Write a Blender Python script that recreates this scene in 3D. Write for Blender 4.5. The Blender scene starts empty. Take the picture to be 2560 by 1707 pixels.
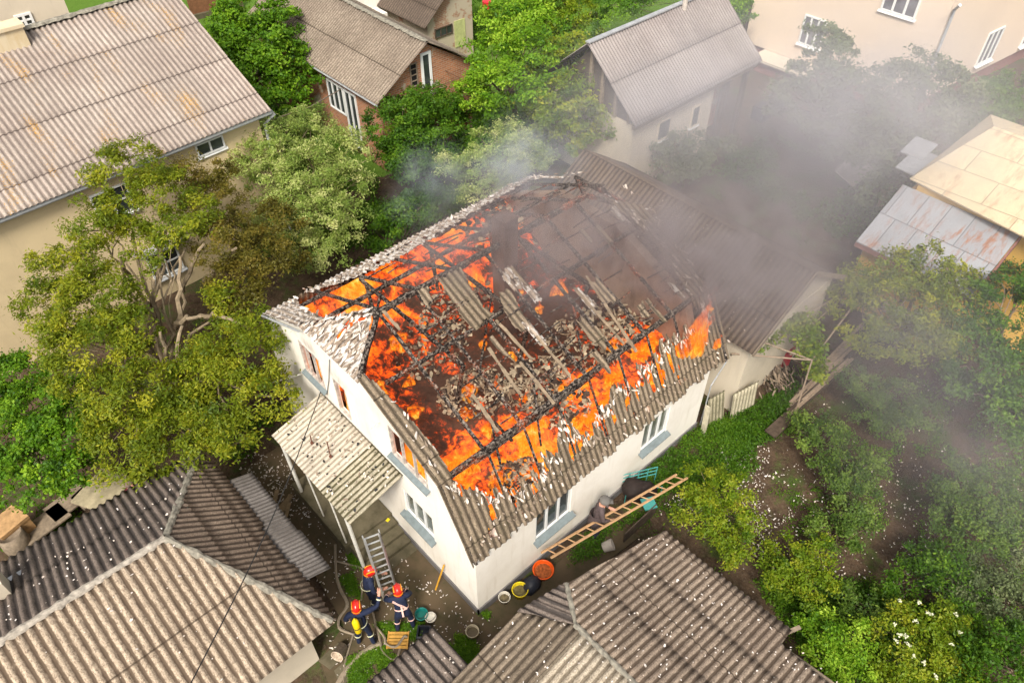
import bpy, bmesh, math, random
import numpy as np
from mathutils import Vector, Matrix
from math import sin, cos, pi, radians, floor
random.seed(7); RNG = np.random.default_rng(11)
SC = bpy.context.scene; COL = SC.collection
# ------------------------------------------------------------------ camera
FPX, PITCH, HEAD = 1880.85, 0.785, 0.826            # focal length in photo pixels, pitch down, heading
CAM = np.array([-4.826, -6.389, 17.0])
_F = np.array([cos(PITCH)*cos(HEAD), cos(PITCH)*sin(HEAD), -sin(PITCH)])
_R = np.array([sin(HEAD), -cos(HEAD), 0.0]); _U = np.cross(_R, _F)
cd = bpy.data.cameras.new('camera'); cam = bpy.data.objects.new('camera', cd); COL.objects.link(cam)
cam.matrix_world = Matrix(((_R[0], _U[0], -_F[0], CAM[0]), (_R[1], _U[1], -_F[1], CAM[1]), (_R[2], _U[2], -_F[2], CAM[2]), (0, 0, 0, 1)))
cd.sensor_fit = 'HORIZONTAL'; cd.sensor_width = 36; cd.lens = 36*FPX/2560; cd.clip_end = 2000; cd.clip_start = .1
SC.camera = cam
# ------------------------------------------------------------------ sky, sun, exposure
W_ = bpy.data.worlds.new('World'); SC.world = W_; W_.use_nodes = True
wn = W_.node_tree; bg = wn.nodes['Background']
SUN_EL, SUN_AZ = radians(50), radians(217)           # azimuth of the sun, counter-clockwise from +x
sky = wn.nodes.new('ShaderNodeTexSky'); sky.sky_type = 'NISHITA'; sky.sun_disc = False
sky.sun_elevation = SUN_EL; sky.sun_rotation = pi/2-SUN_AZ; sky.dust_density = 4; sky.air_density = 1.0
hs = wn.nodes.new('ShaderNodeHueSaturation'); hs.inputs['Saturation'].default_value = .22; hs.inputs['Value'].default_value = 1.0
wn.links.new(sky.outputs[0], hs.inputs['Color']); wn.links.new(hs.outputs[0], bg.inputs[0]); bg.inputs[1].default_value = .14
sl = bpy.data.lights.new('sun', 'SUN'); so = bpy.data.objects.new('sun', sl); COL.objects.link(so)
sl.energy = 3.5; sl.angle = radians(16); sl.color = (1, .93, .82)
so.rotation_euler = Vector((cos(SUN_EL)*cos(SUN_AZ), cos(SUN_EL)*sin(SUN_AZ), sin(SUN_EL))).to_track_quat('Z', 'Y').to_euler()
so.location = (0, 0, 40)
SC.view_settings.view_transform = 'Standard'; SC.view_settings.look = 'None'
SC.view_settings.exposure = 0.45; SC.view_settings.gamma = 1; SC.view_settings.use_curve_mapping = False
SC.cycles.transparent_max_bounces = 16; SC.cycles.volume_bounces = 1
# ------------------------------------------------------------------ helpers
def G(u, v, z=0):
    d = _F+_R*(u-1280)/FPX-_U*(v-853.5)/FPX
    return CAM+d*((z-CAM[2])/d[2])
def Wp(u, v, ax, val):
    d = _F+_R*(u-1280)/FPX-_U*(v-853.5)/FPX
    return CAM+d*((val-CAM[ax])/d[ax])
def Pj(p):
    d = np.asarray(p, float)-CAM; z = d@_F
    return 1280+FPX*(d@_R)/z, 853.5-FPX*(d@_U)/z
def tag(o, label=None, cat=None, group=None, kind=None):
    if label: o['label'] = label
    if cat: o['category'] = cat
    if group: o['group'] = group
    if kind: o['kind'] = kind
    return o
def empty(name, loc, label, cat, group=None, rz=0, kind=None):
    o = bpy.data.objects.new(name, None); COL.objects.link(o); o.location = tuple(loc); o.rotation_euler = (0, 0, rz)
    o.empty_display_size = .2
    bpy.context.view_layer.update()
    return tag(o, label, cat, group, kind)
def link(name, me, mat=None, parent=None, smooth=False):
    me.name = name
    o = bpy.data.objects.new(name, me); COL.objects.link(o)
    if mat is not None:
        for m in (mat if isinstance(mat, (list, tuple)) else [mat]): me.materials.append(m)
    if parent is not None: o.parent = parent; o.matrix_parent_inverse = pinv(parent)
    if smooth and len(me.polygons): me.polygons.foreach_set('use_smooth', [True]*len(me.polygons))
    return o
def wmat(o):
    m = Matrix.LocRotScale(o.location, o.rotation_euler, o.scale)
    return wmat(o.parent) @ o.matrix_parent_inverse @ m if o.parent else m
def pinv(o): return wmat(o).inverted()
def basis(d, up=(0, 0, 1)):
    d = Vector(d).normalized(); u = Vector(up)
    if abs(d.dot(u)) > .98: u = Vector((1, 0, 0))
    s = d.cross(u).normalized(); return d, s, s.cross(d)
class MB:
    """collects shapes (world coordinates) into ONE mesh"""
    def __init__(s): s.v = []; s.f = []; s.m = []; s.uv = None
    def add(s, vs, fs, mi=0):
        b = len(s.v); s.v += [tuple(map(float, p)) for p in vs]; s.f += [tuple(b+i for i in f) for f in fs]; s.m += [mi]*len(fs); return s
    def box(s, a, b, mi=0):
        (x0, y0, z0), (x1, y1, z1) = [min(p, q) for p, q in zip(a, b)], [max(p, q) for p, q in zip(a, b)]
        return s.add([(x0, y0, z0), (x1, y0, z0), (x1, y1, z0), (x0, y1, z0), (x0, y0, z1), (x1, y0, z1), (x1, y1, z1), (x0, y1, z1)],
                     [(0, 3, 2, 1), (4, 5, 6, 7), (0, 1, 5, 4), (1, 2, 6, 5), (2, 3, 7, 6), (3, 0, 4, 7)], mi)
    def obox(s, c, X, Y, Z, mi=0):
        c, X, Y, Z = Vector(c), Vector(X), Vector(Y), Vector(Z)
        P = [c+X*i+Y*j+Z*k for k in (-1, 1) for (i, j) in ((-1, -1), (1, -1), (1, 1), (-1, 1))]
        return s.add(P, [(0, 3, 2, 1), (4, 5, 6, 7), (0, 1, 5, 4), (1, 2, 6, 5), (2, 3, 7, 6), (3, 0, 4, 7)], mi)
    def bar(s, a, b, w, h, up=(0, 0, 1), mi=0):
        a, b = Vector(a), Vector(b); d, sd, u = basis(b-a, up)
        return s.obox((a+b)/2, (b-a)/2, sd*w/2, u*h/2, mi)
    def tube(s, pts, rs, n=8, caps=True, mi=0):
        pts = [Vector(tuple(p)) for p in pts]
        if not isinstance(rs, (list, tuple)): rs = [rs]*len(pts)
        vs = []; fs = []; prev = None
        for i, p in enumerate(pts):
            d = (pts[min(i+1, len(pts)-1)]-pts[max(i-1, 0)])
            d = d.normalized() if d.length > 1e-9 else Vector((0, 0, 1))
            if prev is None: _, a, b = basis(d)
            else:
                a = prev-d*prev.dot(d); a = a.normalized() if a.length > 1e-6 else basis(d)[1]; b = a.cross(d)
            prev = a
            for k in range(n):
                t = 2*pi*k/n; vs.append(p+(a*cos(t)+b*sin(t))*rs[i])
        for i in range(len(pts)-1):
            for k in range(n): fs.append((i*n+k, i*n+(k+1) % n, (i+1)*n+(k+1) % n, (i+1)*n+k))
        if caps: fs.append(tuple(range(n-1, -1, -1))); fs.append(tuple((len(pts)-1)*n+k for k in range(n)))
        return s.add(vs, fs, mi)
    def lathe(s, c, prof, n=24, axis=(0, 0, 1), mi=0):
        d, a, b = basis(axis); c = Vector(tuple(c)); vs = []; fs = []
        for (r, h) in prof:
            for k in range(n): t = 2*pi*k/n; vs.append(c+d*h+(a*cos(t)+b*sin(t))*max(r, 1e-4))
        for i in range(len(prof)-1):
            for k in range(n): fs.append((i*n+k, i*n+(k+1) % n, (i+1)*n+(k+1) % n, (i+1)*n+k))
        return s.add(vs, fs, mi)
    def prism(s, poly, ext, mi=0):
        n = len(poly); ext = Vector(ext); P = [Vector(tuple(p)) for p in poly]
        return s.add(P+[p+ext for p in P], [tuple(range(n-1, -1, -1)), tuple(range(n, 2*n))]+[(i, (i+1) % n, n+(i+1) % n, n+i) for i in range(n)], mi)
    def build(s, name, mat=None, parent=None, smooth=False):
        me = bpy.data.meshes.new(name); me.from_pydata(s.v, [], s.f)
        if s.m and max(s.m) > 0: me.polygons.foreach_set('material_index', s.m)
        me.update(); o = link(name, me, mat, parent, smooth)
        bm = bmesh.new(); bm.from_mesh(me); bmesh.ops.recalc_face_normals(bm, faces=bm.faces); bm.to_mesh(me); bm.free()
        return o
def one(mb, name, mat, label, cat, group=None, kind=None, smooth=False):
    return tag(mb.build(name, mat, None, smooth), label, cat, group, kind)
def hsh(*a):
    x = sin(sum(v*k for v, k in zip(a, (12.9898, 78.233, 37.719, 93.11))))*43758.5453; return x-floor(x)
def vnoise(x, y, seed=0):
    x = np.asarray(x, float); y = np.asarray(y, float); xi = np.floor(x); yi = np.floor(y); fx = x-xi; fy = y-yi
    fx = fx*fx*(3-2*fx); fy = fy*fy*(3-2*fy)
    def h(a, b):
        t = np.sin(a*127.1+b*311.7+seed*17.3)*43758.5453; return t-np.floor(t)
    return (h(xi, yi)*(1-fx)+h(xi+1, yi)*fx)*(1-fy)+(h(xi, yi+1)*(1-fx)+h(xi+1, yi+1)*fx)*fy
def fbm(x, y, seed=0, o=3): return sum(vnoise(x*2**i, y*2**i, seed+i)*.5**(i+1) for i in range(o))/(1-.5**o)
def inpoly(px, py, poly):
    px = np.asarray(px); py = np.asarray(py); r = np.zeros(px.shape, bool); n = len(poly)
    for i in range(n):
        x0, y0 = poly[i]; x1, y1 = poly[(i+1) % n]
        if y0 == y1: continue
        c = ((y0 > py) != (y1 > py)) & (px < (x1-x0)*(py-y0)/(y1-y0)+x0); r ^= c
    return r
# ------------------------------------------------------------------ material helper
class NT:
    def __init__(s, name):
        s.m = bpy.data.materials.new(name); s.m.use_nodes = True; s.t = s.m.node_tree; s.b = s.t.nodes['Principled BSDF']; s.o = s.t.nodes['Material Output']
        s.tc = s.n('ShaderNodeTexCoord')
    def n(s, ty, **k):
        x = s.t.nodes.new(ty)
        for a, b in k.items(): setattr(x, a, b)
        return x
    def L(s, a, b): s.t.links.new(a, b)
    def put(s, sock, v):
        if isinstance(v, bpy.types.NodeSocket): s.L(v, sock)
        elif isinstance(v, (tuple, list)) and len(v) == 3 and sock.type == 'RGBA': sock.default_value = (*v, 1)
        else: sock.default_value = v
    def obj(s): return s.tc.outputs['Object']
    def geo(s): return s.n('ShaderNodeNewGeometry').outputs['Position']
    def uv(s): return s.tc.outputs['UV']
    def scl(s, v, k, rot=(0, 0, 0)):
        m = s.n('ShaderNodeMapping'); s.L(v, m.inputs[0]); m.inputs['Scale'].default_value = k; m.inputs['Rotation'].default_value = rot; return m.outputs[0]
    def noise(s, v, sc=5, det=4, ro=.55, dist=0):
        x = s.n('ShaderNodeTexNoise'); s.L(v, x.inputs['Vector']); x.inputs['Scale'].default_value = sc; x.inputs['Detail'].default_value = det
        x.inputs['Roughness'].default_value = ro; x.inputs['Distortion'].default_value = dist; return x.outputs['Fac']
    def vor(s, v, sc=5, feat='F1', out='Distance'):
        x = s.n('ShaderNodeTexVoronoi', feature=feat); s.L(v, x.inputs['Vector']); x.inputs['Scale'].default_value = sc; return x.outputs[out]
    def ramp(s, f, st, interp='LINEAR'):
        r = s.n('ShaderNodeValToRGB'); s.L(f, r.inputs[0]); r.color_ramp.interpolation = interp; e = r.color_ramp.elements
        while len(e) < len(st): e.new(.5)
        for el, (p, c) in zip(e, st): el.position = p; el.color = (c, c, c, 1) if not isinstance(c, (tuple, list)) else (*c, 1)
        return r.outputs[0]
    def mix(s, f, a, b, mode='MIX'):
        x = s.n('ShaderNodeMix', data_type='RGBA', blend_type=mode); s.put(x.inputs[0], f); s.put(x.inputs[6], a); s.put(x.inputs[7], b); return x.outputs[2]
    def math(s, op, a, b=0., c=0., clamp=False):
        x = s.n('ShaderNodeMath', operation=op, use_clamp=clamp); s.put(x.inputs[0], a); s.put(x.inputs[1], b); s.put(x.inputs[2], c); return x.outputs[0]
    def sep(s, v):
        x = s.n('ShaderNodeSeparateXYZ'); s.L(v, x.inputs[0]); return x.outputs
    def comb(s, a, b, c):
        x = s.n('ShaderNodeCombineXYZ'); s.put(x.inputs[0], a); s.put(x.inputs[1], b); s.put(x.inputs[2], c); return x.outputs[0]
    def bump(s, h, st=.3, d=.02):
        x = s.n('ShaderNodeBump'); s.L(h, x.inputs['Height']); x.inputs['Strength'].default_value = st; x.inputs['Distance'].default_value = d; s.L(x.outputs[0], s.b.inputs['Normal'])
    def col(s, c): s.put(s.b.inputs['Base Color'], c); return s
    def rough(s, r): s.put(s.b.inputs['Roughness'], r); return s
    def spec(s, r): s.b.inputs['Specular IOR Level'].default_value = r; return s
def plain(name, c, r=.7, var=.15, sc=6, metal=0, bump=.0, spec=.3):
    t = NT(name); n = t.noise(t.obj(), sc, 5, .6)
    t.col(t.mix(t.ramp(n, [(.3, 0), (.7, 1)]), tuple(x*(1-var) for x in c), tuple(min(1, x*(1+var)) for x in c))).rough(r).spec(spec)
    t.b.inputs['Metallic'].default_value = metal
    if bump: t.bump(t.noise(t.obj(), sc*8, 4), bump, .01)
    return t.m
def plaster(name, c, dirt=(.3, .26, .2), amt=.25, sc=1.2, low=0.0):
    t = NT(name); p = t.geo()
    n = t.ramp(t.noise(p, sc, 6, .65), [(.45, 0), (.8, amt)])
    st = t.ramp(t.noise(t.scl(p, (3, 3, .35)), 2, 4), [(.55, 0), (.85, amt*.8)])
    base = t.mix(t.math('ADD', n, st, clamp=True), c, dirt)
    fine = t.ramp(t.noise(p, 60, 3), [(.3, .93), (.7, 1.0)])
    t.col(t.mix(1.0, base, fine, 'MULTIPLY')).rough(.9).spec(.15); t.bump(t.noise(p, 45, 4), .25, .008)
    return t.m
def slate(name, c1, c2, pitch, dirt=(.06, .05, .04), damt=.5, lichen=0, lc=(.42, .22, .03), speck=.35, white=0.0, moss=0., rough=.9):
    """weathered corrugated fibre cement; UV = metres along the eave, metres down the slope"""
    t = NT(name); uv = t.uv(); s = t.sep(uv)
    big = t.ramp(t.noise(uv, .55, 4, .6), [(.3, 0), (.7, 1)])
    base = t.mix(big, c1, c2)
    wn_ = t.n('ShaderNodeTexWhiteNoise', noise_dimensions='2D')
    cell = t.comb(t.math('FLOOR', t.math('DIVIDE', s[0], pitch*8)), t.math('FLOOR', t.math('DIVIDE', s[1], 1.65)), 0.)
    t.L(cell, wn_.inputs['Vector'])
    base = t.mix(1., base, t.ramp(wn_.outputs['Value'], [(0, .84), (1, 1.08)]), 'MULTIPLY')
    # lime/lichen mottling elongated down the slope
    mot = t.ramp(t.noise(t.scl(uv, (1, .35, 1)), 12, 6, .75), [(.42, 0), (.58, 1)])
    base = t.mix(t.math('MULTIPLY', mot, speck), base, tuple(x*.45 for x in c1))
    sp = t.ramp(t.noise(uv, 34, 4, .8), [(.42, 0), (.60, 1)])
    base = t.mix(t.math('MULTIPLY', sp, speck*.7), base, tuple(min(.8, x*1.7) for x in c2))
    sp2 = t.ramp(t.noise(t.scl(uv, (1.2, .6, 1)), 26, 5, .8), [(.50, 0), (.60, 1)])
    base = t.mix(t.math('MULTIPLY', sp2, speck*1.25), base, dirt)
    # dirt washed into the troughs (edges of the band broken by noise)
    ph = t.math('COSINE', t.math('MULTIPLY', s[0], 2*pi/pitch))
    tr = t.math('ADD', t.math('MULTIPLY', ph, -.5), t.math('MULTIPLY', t.noise(t.scl(uv, (1, .3, 1)), 9, 4, .7), 1.3))
    tr = t.ramp(tr, [(.62, 0), (1.05, 1)])
    base = t.mix(t.math('MULTIPLY', tr, damt), base, dirt)
    # end laps of the sheets collect a thin dark line
    lap = t.math('FRACT', t.math('ADD', t.math('DIVIDE', s[1], 1.65), t.math('MULTIPLY', t.noise(uv, 1.3, 1), .004)))
    base = t.mix(t.math('MULTIPLY', t.ramp(lap, [(0, 1), (.014, 1), (.024, 0)]), .75), base, tuple(x*.6 for x in dirt))
    if moss:
        g = t.ramp(t.noise(uv, 1.7, 5, .7), [(.5, 0), (.7, moss)]); base = t.mix(g, base, (.07, .065, .03))
    if lichen:
        g = t.ramp(t.math('MULTIPLY', t.noise(t.scl(uv, (1, .35, 1)), 1.1, 2), t.noise(uv, 22, 3, .7)), [(.36-lichen, 0), (.42-lichen, 1)]); base = t.mix(g, base, lc)
    if white:
        g = t.ramp(t.noise(t.scl(uv, (1, .5, 1)), 11, 4, .6), [(.60-white, 0), (.63-white, 1)]); base = t.mix(g, base, (.5, .46, .42))
    t.col(base).rough(rough).spec(.12); t.bump(t.noise(uv, 40, 5, .75), .9, .012)
    return t.m
def brick(name, c1=(.44, .17, .075), c2=(.24, .085, .04), mort=(.34, .29, .23), patch=0.2):
    t = NT(name); p = t.sep(t.geo()); v = t.comb(t.math('ADD', p[0], p[1]), p[2], 0.)
    b = t.n('ShaderNodeTexBrick'); t.L(v, b.inputs['Vector']); b.inputs['Scale'].default_value = 1
    b.inputs['Brick Width'].default_value = .25; b.inputs['Row Height'].default_value = .085; b.inputs['Mortar Size'].default_value = .011
    b.inputs['Color1'].default_value = (*c1, 1); b.inputs['Color2'].default_value = (*c2, 1); b.inputs['Mortar'].default_value = (*mort, 1); b.inputs['Bias'].default_value = -.1
    n = t.noise(t.geo(), 3, 5, .7); c = t.mix(t.ramp(n, [(.35, 0), (.75, .6)]), b.outputs[0], tuple((x+y)*.6 for x, y in zip(c1, (.1, .12, .1))))
    pl = t.ramp(t.noise(t.geo(), .9, 5, .65), [(.62-patch*.3, 0), (.66-patch*.3, 1)])
    c = t.mix(t.math('MULTIPLY', pl, 1. if patch else 0.), c, (.42, .36, .27))
    t.col(c).rough(.92).spec(.1); t.bump(b.outputs['Fac'], -.5, .01)
    return t.m
def leafmat(name, dark, mid, light, transl=.35, tip=None):
    t = NT(name); a = t.n('ShaderNodeAttribute', attribute_name='tone').outputs['Fac']
    st = [(0, dark), (.5, mid), (1, light)]
    c = t.ramp(a, st); t.col(c).rough(.55).spec(.25)
    tr = t.n('ShaderNodeBsdfTranslucent'); t.put(tr.inputs[0], t.mix(.5, c, tuple(x*1.5 for x in light)))
    mx = t.n('ShaderNodeMixShader'); mx.inputs[0].default_value = transl
    t.L(t.b.outputs[0], mx.inputs[1]); t.L(tr.outputs[0], mx.inputs[2]); t.L(mx.outputs[0], t.o.inputs[0])
    return t.m
def glass(name='glass', c=(.03, .035, .035)):
    t = NT(name); n = t.noise(t.geo(), 1.5, 2); t.col(t.mix(t.ramp(n, [(.4, 0), (.6, 1)]), c, tuple(x*1.8 for x in c))).rough(.08).spec(.7); return t.m
M = {}
M['white_wall'] = plaster('white_wall', (.85, .80, .72), (.42, .33, .2), .36, .6)
M['cream'] = plaster('cream_wall', (.64, .51, .31), (.36, .28, .18), .4, .8)
M['cream2'] = plaster('cream_wall_pale', (.62, .54, .42), (.3, .26, .2), .35, .8)
M['peach'] = plaster('peach_wall', (.70, .57, .45), (.45, .36, .3), .2, .35)
def scorched():
    m = M['white_wall'].copy(); m.name = 'white_wall_scorched'; t = NT.__new__(NT); t.m = m; t.t = m.node_tree; b = t.t.nodes['Principled BSDF']; src = b.inputs['Base Color'].links[0].from_socket
    p = t.geo(); s = t.sep(p); acc = None
    for yc, zc in ((5.86, 4.62), (4.63, 4.42), (2.07, 4.62), (5.86, 3.3), (2.1, 3.45)):     # around the burnt-out openings
        d = t.math('ADD', t.math('ABSOLUTE', t.math('SUBTRACT', s[1], yc)), t.math('MULTIPLY', t.math('ABSOLUTE', t.math('SUBTRACT', s[2], zc)), 1.6)); f = t.math('SUBTRACT', 1., t.math('MULTIPLY', d, 1.35), clamp=True); acc = f if acc is None else t.math('MAXIMUM', acc, f)
    f = t.math('MULTIPLY', acc, t.ramp(t.noise(t.scl(p, (1, 2.2, .7)), 3.2, 5, .7), [(.35, 0), (.7, 1)]))
    t.L(t.mix(t.math('MULTIPLY', f, .75), src, (.16, .09, .045)), b.inputs['Base Color']); return m
M['scorched'] = scorched()
M['plinth'] = plaster('plinth', (.16, .15, .15), (.07, .065, .06), .5, 2)
M['plinth2'] = plaster('plinth_grey', (.34, .31, .27), (.12, .11, .09), .5, 2)
M['concrete'] = plaster('concrete', (.13, .11, .07), (.045, .042, .02), .85, 2.8)
M['wframe'] = plain('white_frame', (.72, .72, .70), .5, .06, 4)
M['sill'] = plain('blue_grey_sill', (.16, .19, .195), .5, .2, 9)
M['glass'] = glass()
M['curtain'] = plain('curtain', (.50, .47, .36), .9, .2, 9)
M['dark'] = plain('dark_void', (.012, .011, .01), .95, .2)
M['wood'] = plain('wood', (.40, .24, .11), .75, .3, 8, bump=.3)
M['oldwood'] = plain('old_wood', (.22, .17, .12), .85, .35, 9, bump=.4)
M['darkwood'] = plain('dark_wood', (.07, .05, .035), .85, .4, 8, bump=.4)
M['alu'] = plain('aluminium', (.62, .62, .60), .35, .12, 14, metal=.75)
M['galv'] = plain('galvanised', (.42, .43, .44), .5, .2, 5, metal=.35)
M['wire'] = plain('wire', (.02, .02, .02), .6)
M['paintpipe'] = plain('white_paint_metal', (.6, .58, .52), .5, .15, 12)
M['mortar'] = plain('ridge_mortar', (.22, .2, .16), .95, .5, 9, bump=.6)
# ------------------------------------------------------------------ corrugated sheeting: real waves, sheets lapping every 1.65 m
def corr(name, mat, O, S, T, s0, s1, t0, t1, pitch=.15, amp=.022, dt=.4, mask=None, parent=None, row=1.65, thick=.008, n=6, tatter=0., seed=0, lift=None):
    O, S, T = np.array(O, float), np.array(S, float), np.array(T, float); S /= np.linalg.norm(S); T /= np.linalg.norm(T)
    N = np.cross(S, T); N = N if N[2] > 0 else -N
    ns = max(2, int(round((s1-s0)/(pitch/n)))); ss = np.linspace(s0, s1, ns+1)
    f0 = t0 if callable(t0) else (lambda s: np.full_like(s, t0)); f1 = t1 if callable(t1) else (lambda s: np.full_like(s, t1))
    A, B = f0(ss), f1(ss)
    shear = np.floor(ss/(pitch*8)); jit = np.array([hsh(k, seed, 3.3)-.5 for k in shear])
    B = B+tatter*jit
    g = list(np.arange(A.min(), B.max(), dt)); k = math.floor(A.min()/row)
    while k*row < B.max():
        if k*row > A.min(): g += [k*row-.004, k*row+.004]
        k += 1
    g = np.array(sorted(set(np.round(g, 4)))+[B.max()]); nt = len(g)
    tt = np.clip(g[None, :], A[:, None], B[:, None]); sg = np.repeat(ss[:, None], nt, 1)
    h = amp*np.cos(2*pi*sg/pitch)+.016*np.mod(tt, row)/row+.01*(fbm(sg*.6+seed, tt*.6, seed)-.5)*4*.6
    h += np.array([hsh(k, 9.1+seed)-.5 for k in shear])[:, None]*.012
    if lift is not None: h += lift(sg, tt)
    P = O+sg[..., None]*S+tt[..., None]*T+h[..., None]*N
    idx = np.arange((ns+1)*nt).reshape(ns+1, nt)
    a, b, c, d = idx[:-1, :-1], idx[1:, :-1], idx[1:, 1:], idx[:-1, 1:]
    ok = ((tt[:-1, 1:]-tt[:-1, :-1])+(tt[1:, 1:]-tt[1:, :-1])) > 1e-4
    if mask is not None:
        sc_, tc_ = (sg[:-1, :-1]+sg[1:, 1:])/2, (tt[:-1, :-1]+tt[1:, 1:])/2
        ok &= mask(sc_, tc_)
    F = np.stack([a, b, c, d], -1)[ok]
    if np.cross(S, T)@N < 0: F = F[:, ::-1]
    V = P.reshape(-1, 3); used = np.unique(F); rm = np.full(len(V), -1); rm[used] = np.arange(len(used)); F = rm[F]; V = V[used]
    me = bpy.data.meshes.new(name); nf = len(F)
    me.vertices.add(len(V)); me.vertices.foreach_set('co', V.ravel())
    me.loops.add(nf*4); me.loops.foreach_set('vertex_index', F.ravel().astype(np.int32))
    me.polygons.add(nf); me.polygons.foreach_set('loop_start', np.arange(nf, dtype=np.int32)*4)
    uvv = np.stack([sg.reshape(-1)[used], tt.reshape(-1)[used]], -1)
    ul = me.uv_layers.new(name='UVMap'); ul.data.foreach_set('uv', uvv[F.ravel()].ravel())
    me.update(calc_edges=True); o = link(name, me, mat, parent, True)
    if thick:
        m = o.modifiers.new('solid', 'SOLIDIFY'); m.thickness = thick; m.offset = -1
    return o
def lerpf(pts):
    xs, ys = zip(*pts); return lambda s: np.interp(s, xs, ys)
def ridgecap(name, a, b, w, mat, parent, seed=1, h=.03):
    """lumpy cap of mortar / folded sheet along a ridge or hip"""
    a, b = Vector(tuple(a)), Vector(tuple(b)); d, s, u = basis(b-a); n = max(6, int((b-a).length/.09)); mb = MB(); vs = []; fs = []
    for i in range(n+1):
        p = a.lerp(b, i/n); ww = w*(.75+.6*hsh(i, seed)); hh = h*(.5+1.1*hsh(i, seed, 2))
        for k, (x, z) in enumerate(((-1, -.9), (-.75, .25), (0, 1), (.75, .25), (1, -.9))):
            vs.append(p+s*(x*ww/2+.012*(hsh(i, k, seed)-.5))+u*(z*hh+.012))
    for i in range(n):
        for k in range(4): fs.append((i*5+k, i*5+k+1, (i+1)*5+k+1, (i+1)*5+k))
    mb.add(vs, fs); return mb.build(name, mat, parent)
# ------------------------------------------------------------------ leaves, trees
def leaf_object(name, P, size, tone, mat, parent=None, out=None, upb=.8, aspect=.45, seed=0):
    r = np.random.default_rng(seed+5); n = len(P); size = np.broadcast_to(size, (n,))*r.uniform(.7, 1.3, n)
    nr = r.normal(size=(n, 3))*.75+np.array([0, 0, upb])
    if out is not None: nr += out*.55
    nr /= np.linalg.norm(nr, axis=1)[:, None]
    a = np.cross(nr, r.normal(size=(n, 3))); a /= np.linalg.norm(a, axis=1)[:, None]; b = np.cross(nr, a)
    l = size[:, None]; w = l*aspect
    fold = nr*w*.18
    V = np.stack([P-a*l*.5, P+b*w*.5+fold-a*l*.05, P+a*l*.5, P-b*w*.5+fold-a*l*.05], 1).reshape(-1, 3)
    me = bpy.data.meshes.new(name); me.vertices.add(4*n); me.vertices.foreach_set('co', V.ravel())
    me.loops.add(4*n); me.loops.foreach_set('vertex_index', np.arange(4*n, dtype=np.int32))
    me.polygons.add(n); me.polygons.foreach_set('loop_start', np.arange(n, dtype=np.int32)*4)
    at = me.attributes.new('tone', 'FLOAT', 'POINT'); at.data.foreach_set('value', np.repeat(np.clip(tone, 0, 1), 4).astype(np.float32))
    me.update(calc_edges=True); return link(name, me, mat, parent)
def crown_points(lobes, dens, clump, lsize, seed, squash=.8, fill=.25):
    """lobes = (centre, radius); leaves gather in twig clumps spread through each lobe"""
    r = np.random.default_rng(seed); Ps = []; Ts = []; Os = []; tips = []
    for (c, R) in lobes:
        c = np.array(c); K = max(6, int(dens*4*pi*R*R*.55/(clump*clump*3.1)))
        d = r.normal(size=(K, 3)); d[:, 2] = np.abs(d[:, 2])*1.0-.35*r.random(K); d /= np.linalg.norm(d, axis=1)[:, None]
        inner = r.random(K) < fill
        rad = np.where(inner, r.uniform(.35, .8, K), r.uniform(.78, 1.08, K))
        rad *= .86+.34*fbm(d[:, 0]*2.2+seed, d[:, 1]*2.2+c[0], seed)
        C = c+d*rad[:, None]*R*np.array([1, 1, squash]); tips.append(C)
        m = max(14, int(190*(clump/.3)**2*(.09/lsize)**1.6))
        ct = r.normal(.5, .17, K)
        off = r.normal(size=(K, m, 3))*np.array([1, 1, .55])*clump*.5*r.uniform(.6, 1.3, K)[:, None, None]
        P = (C[:, None, :]+off).reshape(-1, 3); Ps.append(P)
        Ts.append((ct[:, None]+r.normal(0, .13, (K, m))).reshape(-1)); Os.append(np.repeat(d, m, 0))
    return np.concatenate(Ps), np.concatenate(Ts), np.concatenate(Os), tips
BARK = plain('bark', (.20, .15, .10), .9, .35, 9, bump=.5); BARKD = plain('bark_dark', (.09, .065, .045), .9, .35, 9, bump=.5)
def limb(mb, a, b, r0, r1, seed, bend=.15, n=6):
    a, b = Vector(tuple(a)), Vector(tuple(b)); L = (b-a).length; pts = []
    for i in range(n+1):
        t = i/n; p = a.lerp(b, t)
        if 0 < i < n: p += Vector(((hsh(i, seed)-.5), (hsh(i, seed, 1)-.5), (hsh(i, seed, 2)-.5)))*L*bend*(1 if i < n-1 else .6)
        p.z += sin(pi*t)*L*.05; pts.append(p)
    mb.tube(pts, [r0+(r1-r0)*i/n for i in range(n+1)], 6); return pts
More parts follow.
